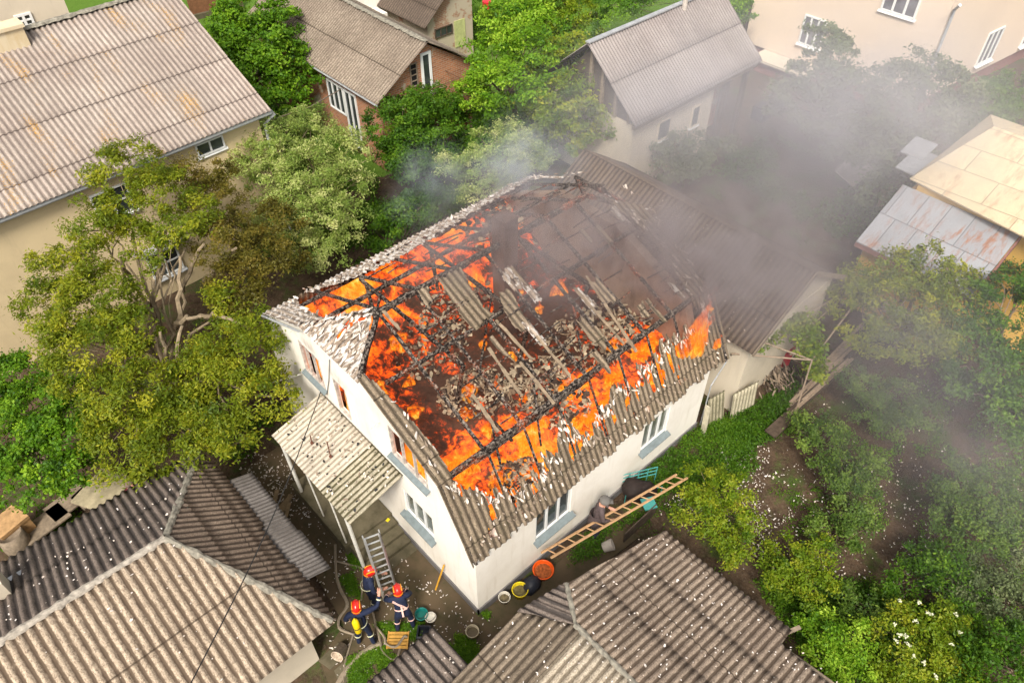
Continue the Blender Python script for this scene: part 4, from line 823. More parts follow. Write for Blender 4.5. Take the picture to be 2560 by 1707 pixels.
# --- yellow house with metal roofs, right
def metal(name, c, c2, rustamt, yellow=False):
    t = NT(name); p = t.geo(); s = t.sep(p); v = t.comb(s[1], s[0], 0.)
    b = t.n('ShaderNodeTexBrick'); t.L(v, b.inputs[0]); b.inputs['Scale'].default_value = 1; b.inputs['Brick Width'].default_value = 2.1 if yellow else .72; b.inputs['Row Height'].default_value = .95 if yellow else 1.3
    b.inputs['Mortar Size'].default_value = .016; b.inputs['Color1'].default_value = (*c, 1); b.inputs['Color2'].default_value = (*c2, 1); b.inputs['Mortar'].default_value = (*(x*.45 for x in c), 1); b.inputs['Bias'].default_value = 0
    cell = t.vor(t.scl(p, (.75, 1.25, .2)), 1., 'F1', 'Color'); cs = t.sep(cell)[0]
    m = t.math('MULTIPLY', t.ramp(cs, [(.55, .25), (.75, 1)]), t.ramp(t.noise(t.scl(p, (1, 4, 1)), 1.6, 6, .7), [(.5, 0), (.66, 1)]))
    edge = t.math('MULTIPLY', t.math('SUBTRACT', 1., b.outputs['Fac']), 0.0)
    cc = t.mix(t.math('MULTIPLY', m, rustamt), b.outputs[0], (.30, .12, .05)); cc = t.mix(t.ramp(t.noise(p, 2, 6, .7), [(.4, 0), (.8, .35)]), cc, tuple(x*.6 for x in c2))
    t.col(cc).rough(.55); t.b.inputs['Metallic'].default_value = .0 if yellow else .25; t.bump(b.outputs['Fac'], .4, .02); return t.m
YB = empty('house', (20, -3, 0), 'ochre house with a yellow sheet roof above a rusty grey tin roof', 'house')
ym = metal('yellow_tin', (.66, .54, .34), (.55, .44, .28), .6, True); gm = metal('grey_tin', (.34, .345, .36), (.27, .275, .29), .95)
zt = 4.0; L0 = G(2275, 446, zt); L1 = G(2620, 622, zt); Ap = G(2485, 316, 5.0); Ar = Ap+np.array((0, -7, 0))
mb = MB(); mb.add([L0, L1, L1-np.array((0, 5, 0)), Ar, Ap], [(0, 1, 2, 3, 4)]); E0 = np.array((Ap[0]+2.6, L0[1]-.2, zt)); mb.add([L0, Ap, Ap+np.array((2.9, .9, -1.0))], [(0, 1, 2)]); mb.add([Ap, Ar, Ar+np.array((2.9, 0, -1.)), Ap+np.array((2.9, .9, -1.0))], [(0, 1, 2, 3)])
o = mb.build('roof', ym, YB); m_ = o.modifiers.new('s', 'SOLIDIFY'); m_.thickness = .05
ztop, zlow = 3.7, 2.6; a, b = G(2258, 468, ztop), G(2560, 628, ztop); c, d = G(2150, 597, zlow), G(2416, 755, zlow); xe = (c[0]+d[0])/2; xt = (a[0]+b[0])/2; y1, y0 = c[1], d[1]
mb = MB(); mb.prism([(xe, y1, zlow), (xe, y0, zlow), (xt+.35, y0, ztop), (xt+.35, y1, ztop)], (0, 0, .04)); mb.build('lower_roof', gm, YB)
oc = plaster('ochre_wall', (.62, .38, .09), (.4, .25, .1), .2)
mb = MB(); mb.prism([(xe+.35, y0+.2, 0), (xe+.35, y0+.2, 2.65), (xt+.3, y0+.2, 3.55), (21.5, y0+.2, 3.4), (21.5, y0+.2, 0)], (0, 3.2, 0)); mb.build('wall', oc, YB)
mb = MB(); mb.box((xt+.4, y0-6, 0), (Ap[0]+2.4, L0[1]-.3, 3.9)); mb.build('upper_wall', oc, YB)
mb = MB(); mb.box((xe+.02, y0-.02, 2.42), (xe+.08, y1+.02, 2.62)); mb.prism([(xe, y0-.02, 2.45), (xe, y0-.02, 2.64), (xt+.35, y0-.02, ztop+.04), (xt+.35, y0-.02, ztop-.15)], (0, -.05, 0)); mb.build('fascia', plain('fascia', (.2, .09, .07), .8), YB)
mb = MB(); z_ = G(2320, 405, 3.0); mb.obox(z_+np.array((-.3, .2, 0)), (.7, .0, .1), (0, .45, .0), (0, 0, .02)); mb.obox(z_+np.array((.35, .55, .15)), (.5, .0, .1), (0, .4, .0), (0, 0, .02)); 
one(mb, 'tin_awning', M['galv'], 'two overlapping grey tin sheets jutting out beside the yellow roof', 'awning')
# --- long outbuilding behind the fire
s_ob = slate('outbuilding_long_sheet', (.11, .08, .06), (.19, .145, .105), .16, dirt=(.04, .03, .024), damt=.75, speck=.35)
OB = empty('outbuilding', (11, 4, 0), 'long low outbuilding with a brown corrugated roof running behind the burning house into the smoke', 'outbuilding')
oxr, oxe, ozr, oze = 11.45, 9.15, 4.25, 2.75; ot = math.hypot(oxr-oxe, ozr-oze)
corr('roof', s_ob, (oxr, 0, ozr), (0, 1, 0), (oxe-oxr, 0, oze-ozr), -.55, 7.85, 0, ot, .16, .02, .5, None, OB, n=6, seed=61); corr('roof', s_ob, (oxr, 0, ozr-.01), (0, 1, 0), (oxr-oxe, 0, oze-ozr), -.55, 7.85, 0, ot, .16, .02, .7, None, OB, n=5, seed=62)
mb = MB(); mb.box((oxe+.28, -.35, 0), (2*oxr-oxe-.28, 7.6, 2.8)); mb.prism([(oxe+.3, -.34, 2.81), (oxr, -.34, 4.12), (2*oxr-oxe-.3, -.34, 2.81)], (0, 7.9, 0)); mb.build('wall', M['cream2'], OB)
mb = MB(); mb.bar((oxe-.05, -.6, oze+.02), (oxr, -.6, ozr+.0), .03, .14); mb.bar((2*oxr-oxe+.05, -.6, oze+.02), (oxr, -.6, ozr+.0), .03, .14); mb.build('verge_board', M['oldwood'], OB)
# --- near house, lower left
s_bl = slate('near_house_sheet', (.31, .235, .17), (.49, .385, .285), .172, dirt=(.10, .07, .048), damt=.95, speck=.6)  # palest copy: brightness of the sun-facing slope is in the colour
s_bl2 = slate('near_house_sheet_dark_shaded', (.12, .095, .08), (.22, .175, .145), .172, dirt=(.035, .03, .028), damt=.8, speck=.45)  # dark copy: shade of the slope turned from the sun is in the colour
s_bl3 = slate('near_house_sheet_half_shade', (.15, .11, .085), (.28, .215, .16), .15, dirt=(.05, .036, .028), damt=.8, speck=.4)  # middle copy: half shade of the east slope painted into the colour
BL = empty('house', (-8, 3.8, 0), 'low house with a broad hipped corrugated roof filling the lower left corner', 'house')
Nd = np.array((-4.6, 3.79, 4.0)); rs, re_, ze = 2.87, 1.66, 2.5; tS = math.hypot(rs, 1.5); tE = math.hypot(re_, 1.5)
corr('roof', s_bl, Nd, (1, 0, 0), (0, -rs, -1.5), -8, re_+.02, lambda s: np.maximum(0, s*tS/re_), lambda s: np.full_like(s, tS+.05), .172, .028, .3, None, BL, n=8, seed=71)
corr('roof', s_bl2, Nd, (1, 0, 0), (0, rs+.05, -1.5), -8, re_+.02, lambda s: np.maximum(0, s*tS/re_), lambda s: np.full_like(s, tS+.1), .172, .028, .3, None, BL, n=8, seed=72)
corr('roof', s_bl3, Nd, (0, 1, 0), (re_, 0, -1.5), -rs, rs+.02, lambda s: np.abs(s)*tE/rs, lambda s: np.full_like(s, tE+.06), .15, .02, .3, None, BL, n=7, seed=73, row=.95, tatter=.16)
ridgecap('ridge_cap', Nd-np.array((8, 0, 0)), Nd, .15, plain('pale_mortar', (.33, .29, .24), .95, .4, 12, bump=.8), BL, 7, .035); ridgecap('hip_cap', Nd, Nd+np.array((re_, -rs, -1.5)), .14, M['mortar'], BL, 8, .035); ridgecap('hip_cap', Nd, Nd+np.array((re_, rs, -1.5)), .15, M['mortar'], BL, 9, .035)
mb = MB(); mb.box((-13, 1.62, 0), (-3.32, 6.2, 2.42)); mb.build('wall', M['cream2'], BL)
corr('lean_to_roof', slate('lean_to_sheet', (.10, .09, .085), (.2, .18, .165), .1, damt=.5, speck=.3), (-2.98, 0, 2.42), (0, 1, 0), (.62, 0, -.22), 2.1, 5.5, 0, .72, .105, .014, .3, None, BL, n=6, seed=75, tatter=.1)
mb = MB(); y_ = 1.62; mb.box((-3.95, y_-.04, 1.25), (-3.36, y_-.003, 1.32)); mb.box((-3.95, y_-.04, 2.0), (-3.36, y_-.003, 2.07)); mb.box((-3.95, y_-.04, 1.32), (-3.89, y_-.003, 2.0)); mb.box((-3.42, y_-.04, 1.32), (-3.36, y_-.003, 2.0)); w = mb.build('window', M['wframe'], BL)
mb = MB(); mb.box((-3.88, y_-.012, 1.33), (-3.43, y_-.004, 1.99)); mb.build('pane', M['glass'], w); mb = MB()
for i in range(-6, 7): 
    for sg in (1, -1):
        xa, xb = -3.65+i*.07-.33*sg, -3.65+i*.07+.33*sg; za, zb = 1.33, 1.99
        if xb > -3.43: zb = za+(zb-za)*(-3.43-xa)/(xb-xa); xb = -3.43
        if xb < -3.88: zb = za+(zb-za)*(-3.88-xa)/(xb-xa); xb = -3.88
        if xa < -3.88: za = za+(1.99-1.33)*(-3.88-xa)/.66; xa = -3.88
        if xa > -3.43: za = za+(1.99-1.33)*(xa+3.43)/.66; xa = -3.43
        if zb > za+.02: mb.tube([(xa, y_-.03, za), (xb, y_-.03, zb)], .006, 4)
mb.build('grille', M['wframe'], w)
mb = MB(); cq = G(25, 1470, 3.1); mb.box((cq[0]-.8, cq[1]-.3, 2.6), (cq[0]+.02, cq[1]+.28, 3.7)); mb.build('chimney', M['cream2'], BL); mb = MB(); mb.obox((cq[0]+.03, cq[1]-.0, 3.02), (.26, 0, 0), (0, .42, -.1), (0, 0, .01)); mb.build('chimney_flashing', M['galv'], BL)
# --- near outbuilding, lower right
s_br = slate('right_shed_sheet', (.20, .15, .115), (.34, .27, .205), .15, dirt=(.065, .045, .032), damt=.85, speck=.45, white=.0)
s_br2 = slate('right_shed_sheet_dark', (.13, .10, .07), (.22, .175, .13), .15, dirt=(.04, .03, .022), damt=.8, speck=.4, lichen=.01)
s_br3 = slate('right_shed_sheet_pale', (.32, .26, .19), (.48, .41, .32), .15, dirt=(.08, .06, .04), damt=.7, speck=.5)
BRR = empty('outbuilding', (2, -5, 0), 'outbuilding with a debris-strewn corrugated roof in the lower right foreground', 'outbuilding')
TB = np.array((3.4, 0, -.93)); tb = np.linalg.norm(TB)
corr('roof', s_br, (.3, 0, 3.2), (0, -1, 0), TB, 1.85, 8.5, lerpf([(1.85, .55), (2.6, 0), (9, 0)]), lambda s: np.interp(s, [1.85, 2.12, 2.2, 5.35, 5.36, 9], [.6, 2.9, tb-.05, tb+.12, tb-.38, tb-.3]), .15, .02, .3, None, BRR, n=7, seed=81, row=1.15, tatter=.12)
TB2 = np.array((-1, 0, -.27)); TB2 /= np.linalg.norm(TB2)
corr('roof', s_br2, (.3, 0, 3.2), (0, -1, 0), TB2, 1.62, 2.75, lerpf([(1.62, .6), (2.6, 0), (9, 0)]), 4.2, .15, .02, .3, None, BRR, n=7, seed=82)
corr('roof', s_br3, (.3, 0, 3.205), (0, -1, 0), TB2, 2.75, 8.5, 0., 4.2, .15, .02, .3, None, BRR, n=7, seed=83)
K_ = np.array((.83, -1.85, 3.06)); M_ = np.array((.3, -2.6, 3.2)); T3 = np.array((-.27, -1.62, 3.05)); 
nn = np.cross(K_-M_, T3-M_); nn = nn/np.linalg.norm(nn); nn = nn if nn[2] > 0 else -nn; dT = np.array((-.35, 1, 0)); dT = dT-nn*(dT@nn); dT /= np.linalg.norm(dT); dS = np.cross(nn, dT); dS = -dS if dS[0] < 0 else dS
kS, kT = (K_-M_)@dS, (K_-M_)@dT; t3S, t3T = (T3-M_)@dS, (T3-M_)@dT
corr('roof', s_bl2, M_, dS, dT, t3S, kS, lerpf([(t3S, t3T), (0, 0), (kS, kT)]), lerpf([(t3S, t3T+.03), (kS, kT+.05)]), .13, .02, .2, None, BRR, n=7, seed=84)
ridgecap('ridge_cap', M_+np.array((0, .02, .0)), (.3, -8.5, 3.2), .1, M['mortar'], BRR, 10, .025); ridgecap('hip_cap', M_, K_, .09, M['mortar'], BRR, 11, .025)
mb = MB(); mb.box((-3.2, -9, 0), (3.35, -2.45, 2.2)); mb.box((-.2, -2.45, 0), (3.3, -2.3, 2.2)); mb.build('wall', M['cream2'], BRR)
mb = MB(); e0 = G(1990, 1590, 2.1); mb.bar((3.7, -5.32, 2.2), (4.0, -5.42, 2.14), .08, .04); mb.build('gutter_end', M['oldwood'], BRR)
o = MB(); a, b = G(1975, 1640, 2.2), G(2080, 1715, 2.2); o.bar(a, b, .14, .1); o.bar(a+np.array((.12, .05, -.08)), b+np.array((.12, .05, -.08)), .03, .05); one(o, 'plank', M['oldwood'], 'pale weathered board lying along the eave of the debris-strewn outbuilding roof', 'board')
# --- small dark roof, bottom middle
BM = empty('shed', (-2.1, -1.6, 0), 'small shed with a dark ribbed roof at the bottom, right of the yellow crate', 'shed')
corr('roof', s_bl2, (0, -.40, 2.2), (1, 0, 0), (.0, -1, .09), -3.6, -1.46, 0, 3.2, .17, .026, .3, None, BM, n=8, seed=91)
mb = MB(); mb.box((-3.4, -3.4, 0), (-1.6, -.62, 2.1)); mb.build('wall', M['oldwood'], BM)
# ================================================================== PICKET FENCE, WASHING LINE, WALLS
FN = empty('picket_fence', G(520, 20, 0), 'brown picket fence on the lawn behind the long cream house', 'fence')
a, b = G(475, 22, .6), G(600, -8, .6); a[2] = b[2] = 0; nF = 34; mr = MB()
for zz in (.35, .95): mr.bar(a+np.array((0, .04, zz)), b+np.array((0, .04, zz)), .03, .07)
mr.build('rail', plain('brown_fence', (.22, .10, .05), .8, .2), FN)
for i in range(nF+1):
    p = a+(b-a)*i/nF; mb = MB(); mb.box((p[0]-.045, p[1]-.02, .05), (p[0]+.045, p[1]+.015, 1.25+.02*hsh(i))); mb.build('picket', bpy.data.materials['brown_fence'], FN)
mb = MB(); mb.bar(a+np.array((-.3, -.1, .1)), b+np.array((0, -.1, .1)), .2, .35); one(mb, 'low_wall', M['concrete'], 'low concrete wall in front of the brown picket fence', 'wall')
p = G(777, 280, 0); tp = p+np.array((0, 0, 2.0)); mb = MB(); mb.tube([p, tp], .03, 6); wp = tag(mb.build('washing_line_post', M['oldwood'], None), 'thin post of the washing line beside the brick house', 'post')
mb = MB(); mb.lathe(p, [(.2, 0), (.2, .22), (.17, .25), (0, .25)], 14); one(mb, 'concrete_foot', M['concrete'], 'round concrete foot of the washing line post', 'footing')
mb = MB(); A_, B_ = lp(-.1, .2, 4.6), np.array((xw, 19.6, 2.6)); mb.tube([A_.tolist() if hasattr(A_, 'tolist') else A_, ((A_[0]+B_[0])/2, (A_[1]+B_[1])/2, (A_[2]+B_[2])/2-.15), B_], .022, 5); one(mb, 'cable', M['oldwood'], 'pale cable strung from the long cream house to the brick house', 'cable')
# bicycles / red thing by the pale house: a bicycle leaning on its wall
BK = empty('bicycle', (Wp(172, 12, 1, 26.8)[0], 26.8, 0), 'blue bicycle leaning at the corner of the pale house', 'bicycle'); bc = np.array(BK.location); tyre = plain('tyre', (.03, .03, .035), .7)
zc = Wp(178, 22, 1, 26.8)[2]
for dx in (-.5, .5):
    mb = MB(); mb.tube([(bc[0]+.4+dx+.33*cos(q), 26.8, .36+.33*sin(q)) for q in np.linspace(0, 2*pi, 20)], .02, 5, False); mb.build('wheel', tyre, BK)
mb = MB(); mb.tube([(bc[0]-.1, 26.8, .36), (bc[0]+.25, 26.8, .8), (bc[0]+.75, 26.8, .85), (bc[0]+.9, 26.8, .36)], .018, 5); mb.tube([(bc[0]+.25, 26.8, .8), (bc[0]+.4, 26.8, .34), (bc[0]+.75, 26.8, .85)], .018, 5); mb.build('frame', plain('blue_paint', (.05, .12, .3), .4), BK)
# ================================================================== THINGS IN THE YARD
def bucket(u, v, r, h, mat, label, name='bucket', z=.055, cat='bucket', water=None, tip=None, handle=True, taper=.8):
    c = G(u, v, z+h*.6); c[2] = z; t = empty(name, c, label, cat); mb = MB(); ax = tip or (0, 0, 1); o = c if not tip else c+np.array((0, 0, r))
    mb.lathe(o, [(0, .0), (r*taper, 0), (r*.99, h*.93), (r*1.05, h*.94), (r*1.05, h), (r*.95, h), (r*.93, h*.9), (r*taper*.93, .02), (0, .02)], 28, ax); mb.build('body', mat, t, True)
    if water:
        mb = MB(); mb.lathe(c, [(0, h*.55), (r*.9, h*.55), (r*.88, h*.53), (0, h*.53)], 24); mb.build('contents', water, t)
    if handle:
        mb = MB(); mb.tube([np.array(c)+np.array((r*1.05*cos(a), r*1.05*sin(a)*.25-r*.9*abs(sin(a)), h*.97)) for a in np.linspace(0, pi, 10)], .006, 5)
        if not tip: mb.build('handle', M['wire'], t)
    return t
dirty = plain('murky_water', (.13, .105, .04), .15, .4, 12); dirt2 = plain('rubble_fill', (.14, .11, .06), .9, .5, 20)
orange = plain('orange_plastic', (.75, .10, .01), .4, .12); yel = plain('yellow_plastic', (.72, .56, .02), .4, .2, 8); whp = plain('white_plastic', (.62, .58, .5), .5, .2, 8); teal = plain('teal_plastic', (.01, .16, .14), .4, .15); blk = plain('black_plastic', (.015, .017, .025), .5, .3, 6)
bucket(1358, 1427, .25, .22, orange, 'round orange plastic basin beside the white long wall', 'basin', cat='basin', water=plain('orange_debris', (.28, .08, .02), .8, .6, 16), handle=False, taper=.75)
bucket(1300, 1477, .19, .24, yel, 'yellow bucket of murky water between the orange basin and a small white bucket', water=dirty)
bucket(1261, 1495, .14, .2, whp, 'small white bucket of gravel by the plinth, left of the yellow bucket', water=dirt2)
bucket(1054, 1537, .15, .2, teal, 'teal bucket on the ground right of the bent-over firefighter', water=plain('teal_water', (.01, .12, .10), .15)); bucket(1077, 1545, .125, .18, whp, 'white bucket standing against the teal bucket', water=whp)
bucket(1181, 1580, .15, .2, plain('cream_plastic', (.5, .43, .3), .6), 'cream-rimmed round tub standing alone on the bare yard', 'tub', cat='tub', water=plain('brown_water', (.12, .09, .05), .3), handle=False, taper=.9)
bucket(857, 1612, .14, .3, plain('stained_plastic', (.5, .40, .3), .7, .4, 25), 'stained cream bucket tipped on its side by the paving slabs', tip=(-.75, -.45, .25), z=.02)
c = G(1329, 1463, .15); mb = MB(); mb.tube([(c[0]-.18, c[1]-.12, .08), (c[0]-.1, c[1]-.05, .16), (c[0], c[1], .2), (c[0]+.12, c[1]+.03, .17), (c[0]+.24, c[1]+.1, .1)], [.06, .17, .22, .18, .05], 9); one(mb, 'sack', blk, 'black rubbish sack slumped between the yellow bucket and the orange basin', 'sack', smooth=True)
c = G(1045, 1585, .1); mb = MB(); mb.lathe((c[0]+.1, c[1]-.1, .05), [(0, 0), (.2, 0), (.22, .2), (.17, .22), (.15, .05), (0, .05)], 4); one(mb, 'crate', blk, 'small black box at the corner of the dark ribbed shed roof', 'box')
# yellow slatted crate
c = G(995, 1600, .1); CR = empty('crate', (c[0], c[1], .055), 'yellow slatted wooden crate lying on the grass with a hose across it', 'crate'); ym_ = plain('yellow_wood', (.52, .28, .06), .8, .25, 9)
ax = np.array((cos(-.75), sin(-.75), 0)); ay = np.array((-ax[1], ax[0], 0)); cc = np.array((c[0], c[1], 0))
for i in range(5): mb = MB(); mb.obox(cc+ay*(-.16+.08*i)+np.array((0, 0, .12)), ax*.22, ay*.03, (0, 0, .01)); mb.build('slat', ym_, CR)
for s_ in (-1, 1): mb = MB(); mb.obox(cc+ax*.23*s_+np.array((0, 0, .10)), ax*.012, ay*.2, (0, 0, .045)); mb.build('side', ym_, CR)
# shovel leaning on the wall
a, b = G(1089, 1473, .06), np.array((-.05, Wp(1110, 1412, 0, -.05)[1], Wp(1110, 1412, 0, -.05)[2])); mb = MB(); mb.tube([a, b], .022, 8); SH = one(mb, 'tool_handle', plain('yellow_handle', (.55, .28, .03), .6), 'yellow wooden tool handle leaning against the gable plinth', 'tool handle')
# slippers on the steps
for i, (u, v) in enumerate(((966, 1293), (973, 1303))):
    c = G(u, v, .36); mb = MB(); mb.obox(c, (.04, .012, 0), (-.03, .1, 0), (0, 0, .012)); mb.obox(c+np.array((-.008, .035, .03)), (.045, .012, 0), (-.01, .035, 0), (0, 0, .018)); one(mb, 'slipper', yel, ('yellow slipper on the porch step, the one nearer the canopy', 'yellow slipper on the porch step, the one nearer the white wall')[i], 'slipper', 'pair of yellow slippers')
# aluminium ladder
def ladder(name, a, b, side, w, rung, mat, label, rw=(.03, .07), n=12, double=None, cat='ladder'):
    a, b, side = Vector(tuple(a)), Vector(tuple(b)), Vector(tuple(side)).normalized(); t = empty(name, a, label, cat); up = side.cross(b-a).normalized()
    for s_ in (-1, 1): mb = MB(); mb.bar(a+side*w/2*s_, b+side*w/2*s_, rw[0], rw[1], up); mb.build('rail', mat, t)
    for i in range(n):
        p = a.lerp(b, (i+.6)/n); mb = MB(); mb.tube([p-side*w/2, p+side*w/2], rung, 6); mb.build('rung', mat, t)
    if double:
        off = up*double
        for s_ in (-1, 1): mb = MB(); mb.bar(a+off+side*w*.42*s_, b+off+side*w*.42*s_, rw[0], rw[1], up); mb.build('upper_rail', mat, t)
    return t
la, lb = G(978, 1492, .55), G(927, 1334, 2.7)
sd = np.cross(lb-la, CAM-la); sd = sd/np.linalg.norm(sd); sd = sd
ladder('extension_ladder', la, lb, sd, .36, .02, M['alu'], 'folded aluminium ladder leaning up to the porch post, held by the firefighters', (.028, .09), 11, .1)
pa, pb = G(1362, 1378, 1.15), G(1705, 1180, 1.15); mid = (pa+pb)/2
ladder('wooden_ladder', (pa+np.array(G(1368, 1397, .85)))/2, (pb+np.array(G(1705, 1199, .85)))/2, (0, -.95, .55), .36, .018, plain('ladder_wood', (.48, .29, .15),   .7, .2, 7), 'long wooden ladder carried level by the old man in the cap', (.05, .04), 15)
# hoses
hosem = plain('canvas_hose', (.26, .21, .15), .9, .2, 14, bump=.3)
def hose(pts, label, z=.09, w=.05, name='hose', mat=None, zs=None):
    P = []; q = [np.array(G(u, v, z if zs is None else zs[i])) for i, (u, v) in enumerate(pts)]
    for i in range(len(q)-1):
        p0, p1, p2, p3 = q[max(0, i-1)], q[i], q[i+1], q[min(len(q)-1, i+2)]
        for k in range(8): t = k/8; P.append(.5*((2*p1)+(-p0+p2)*t+(2*p0-5*p1+4*p2-p3)*t*t+(-p0+3*p1-3*p2+p3)*t**3))
    P.append(q[-1]); mb = MB(); n = len(P); vs = []
    for i, p in enumerate(P):
        d = P[min(i+1, n-1)]-P[max(0, i-1)]; s_ = np.array((-d[1], d[0], 0)); s_ /= max(1e-6, np.linalg.norm(s_)); ww = w*(.8+.3*hsh(i//3, pts[0][0]))
        vs += [p-s_*ww/2, p+np.array((0, 0, .022)), p+s_*ww/2, p-np.array((0, 0, .012))]
    mb.add(vs, [(i*4+k, i*4+(k+1) % 4, (i+1)*4+(k+1) % 4, (i+1)*4+k) for i in range(n-1) for k in range(4)]); return one(mb, name, mat or hosem, label, 'hose', 'canvas fire hoses in the yard', smooth=False)
hose([(838, 1360), (840, 1430), (850, 1470), (868, 1510), (848, 1545), (850, 1570), (885, 1585)], 'flat grey hose curving along the left side of the yard past the tank firefighter', w=.07)
hose([(912, 1330), (909, 1380), (907, 1440), (903, 1500)], 'straight hose running down from the porch steps to the firefighter with the yellow tank', w=.045)
hose([(842, 1402), (880, 1412), (905, 1420), (925, 1452)], 'short hose crossing between the left hose and the ladder', w=.055)
hose([(932, 1530), (940, 1560), (950, 1600), (955, 1625), (975, 1645), (990, 1645), (1000, 1620), (1005, 1595)], 'hose looping in the grass below the firefighters towards the crate', w=.055)
hose([(935, 1560), (960, 1590), (965, 1608), (990, 1615), (1010, 1590), (1018, 1592)], 'kinked hose lying over the yellow crate', z=.2, w=.055)
hose([(950, 1608), (925, 1618), (895, 1640), (868, 1670), (845, 1707), (835, 1730)], 'wide pale hose running out of the bottom edge', w=.11)
hose([(883, 1585), (872, 1620), (862, 1660), (858, 1720)], 'thin hose hanging straight down past the tipped bucket', w=.04)
# cables
mb = MB(); a, b = np.array((-.02, 5.6, 3.35)), G(470, 1720, 4.6); mb.tube([a+(b-a)*t+np.array((0, 0, -.35*sin(pi*t))) for t in np.linspace(0, 1, 14)], .012, 5); one(mb, 'power_cable', M['wire'], 'black power cable running from the gable down over the lower left roof', 'cable')
mb = MB(); a, b = G(0, 1552, 3.45), G(470, 1268, 3.4); mb.tube([a, (a+b)/2, b], .008, 5); one(mb, 'green_wire', plain('teal_wire', (.02, .16, .13), .6), 'thin teal wire stretched over the dark slope of the lower left roof', 'wire')
mb = MB(); a, b = G(817, 985, 3.3), np.array((-.03, 4.75, 5.0)); mb.tube([a, (a+b)/2+np.array((0, 0, -.1)), b], .009, 5); one(mb, 'service_wire', M['wire'], 'short dark wire slanting over the upper doorway of the burning gable', 'wire')
# rubble left of the porch, wood offcuts
for i, (u, v, dx, dy) in enumerate(((702, 1268, .28, .1), (716, 1262, .25, .18), (700, 1283, .22, -.05), (690, 1250, .18, .2), (722, 1280, .15, .15))):
    c = G(u, v, .1); mb = MB(); mb.obox(c+np.array((0, 0, .03*i)), (dx, dy, 0), (-dy*.2, dx*.2, 0), (0, 0, .015)); one(mb, 'board', plain('offcut', (.24, .17, .1), .85, .3, 9), 'offcut board in the small pile left of the porch', 'board', 'offcut boards left of the porch')
# pergola side at the left: pallet, boards, barrel behind the lower-left house
c = G(258, 1225, .6); mb = MB(); mb.obox(c, (.5, .25, 0), (-.25, .45, 0), (0, 0, .03)); one(mb, 'board_sheet', plain('pale_board', (.40, .34, .22), .9, .35, 4), 'pale board lying flat beside the dark roof slope under the walnut tree', 'board')
for i, (u, v, w_, d_) in enumerate(((170, 1255, .5, .3), (110, 1310, .55, .3), (215, 1240, .25, .3))):
    c = G(u, v, .4); mb = MB(); mb.obox(c, (w_, .1, 0), (-.06, d_, 0), (0, 0, .025)); one(mb, 'board_sheet', M['oldwood'], ('brown board behind the lower left roof, beside the pale one', 'brown board behind the lower left roof, nearest the barrel', 'small brown board touching the pale board')[i], 'board')
c = G(38, 1352, .5); mb = MB(); mb.lathe((c[0], c[1], 0), [(0, 0), (.28, 0), (.32, .4), (.28, .85), (.26, .85), (.26, .8), (0, .8)], 20); one(mb, 'barrel', M['oldwood'], 'old wooden barrel at the left edge behind the dark roof slope', 'barrel', smooth=True)
c = G(18, 1305, .9); CT2 = MB(); CT2.obox(c, (.35, .1, 0), (-.1, .3, 0), (0, 0, .05)); CT2.obox(c+np.array((0, 0, -.35)), (.33, .1, 0), (-.1, .28, 0), (0, 0, .3)); one(CT2, 'crate', M['wood'], 'wooden box stacked above the barrel at the left edge', 'crate')
# --- beside the long wall: chair frame, dark tarpaulin, tub
tq = plain('turquoise_paint', (.06, .27, .25), .5, .2, 9); BE = empty('garden_bench', G(1610, 1245, 0), 'turquoise metal bench frame behind the wooden ladder', 'bench')
A2 = G(1560, 1262, .0); B2 = G(1650, 1240, .0); dd = (B2-A2); ln = np.linalg.norm(dd); dd /= ln; sp = np.array((-dd[1], dd[0], 0))
for i in range(5):
    for s_ in (0, .42): mb = MB(); p = A2+dd*ln*i/4+sp*s_; mb.tube([p, p+np.array((0, 0, .75 if s_ else .45))], .014, 6); mb.build('leg', tq, BE)
for zz, s_ in ((.45, 0), (.45, .42), (.75, .42), (.6, .42)): mb = MB(); mb.tube([A2+sp*s_+np.array((0, 0, zz)), B2+sp*s_+np.array((0, 0, zz))], .014, 6); mb.build('rail', tq, BE)
mb = MB(); c = G(1622, 1258, .5); mb.obox(c, dd*.17, sp*.17, (0, 0, .015)); mb.build('seat', tq, BE)
mb = MB(); c0_, c1_ = G(1555, 1222, .45), G(1640, 1228, .35); mb.tube([c0_+(c1_-c0_)*t+np.array((0, 0, .04*sin(t*9))) for t in np.linspace(0, 1, 7)], [.1, .3, .33, .3, .28, .24, .1], 9); one(mb, 'tarpaulin', plain('dark_cloth', (.02, .013, .011), .8, .3, 10), 'dark brown tarpaulin bundle against the wall behind the turquoise bench', 'tarpaulin', smooth=True)
c = G(1508, 1368, .12); mb = MB(); mb.lathe(c, [(.12, 0), (.15, .26), (.14, .26), (.11, .02)], 16, (.7, -.5, .4)); one(mb, 'flower_pot', plain('pale_pot', (.4, .35, .3), .8), 'pale pot tipped over in the weeds under the wooden ladder', 'pot')
# fence boards / edging between yard and garden
a, b = G(1560, 1345, .25), G(1640, 1270, .3); mb = MB(); mb.bar(a, b, .03, .45); one(mb, 'low_fence', M['darkwood'], 'dark mossy board fence between the bench and the debris-strewn roof', 'fence')
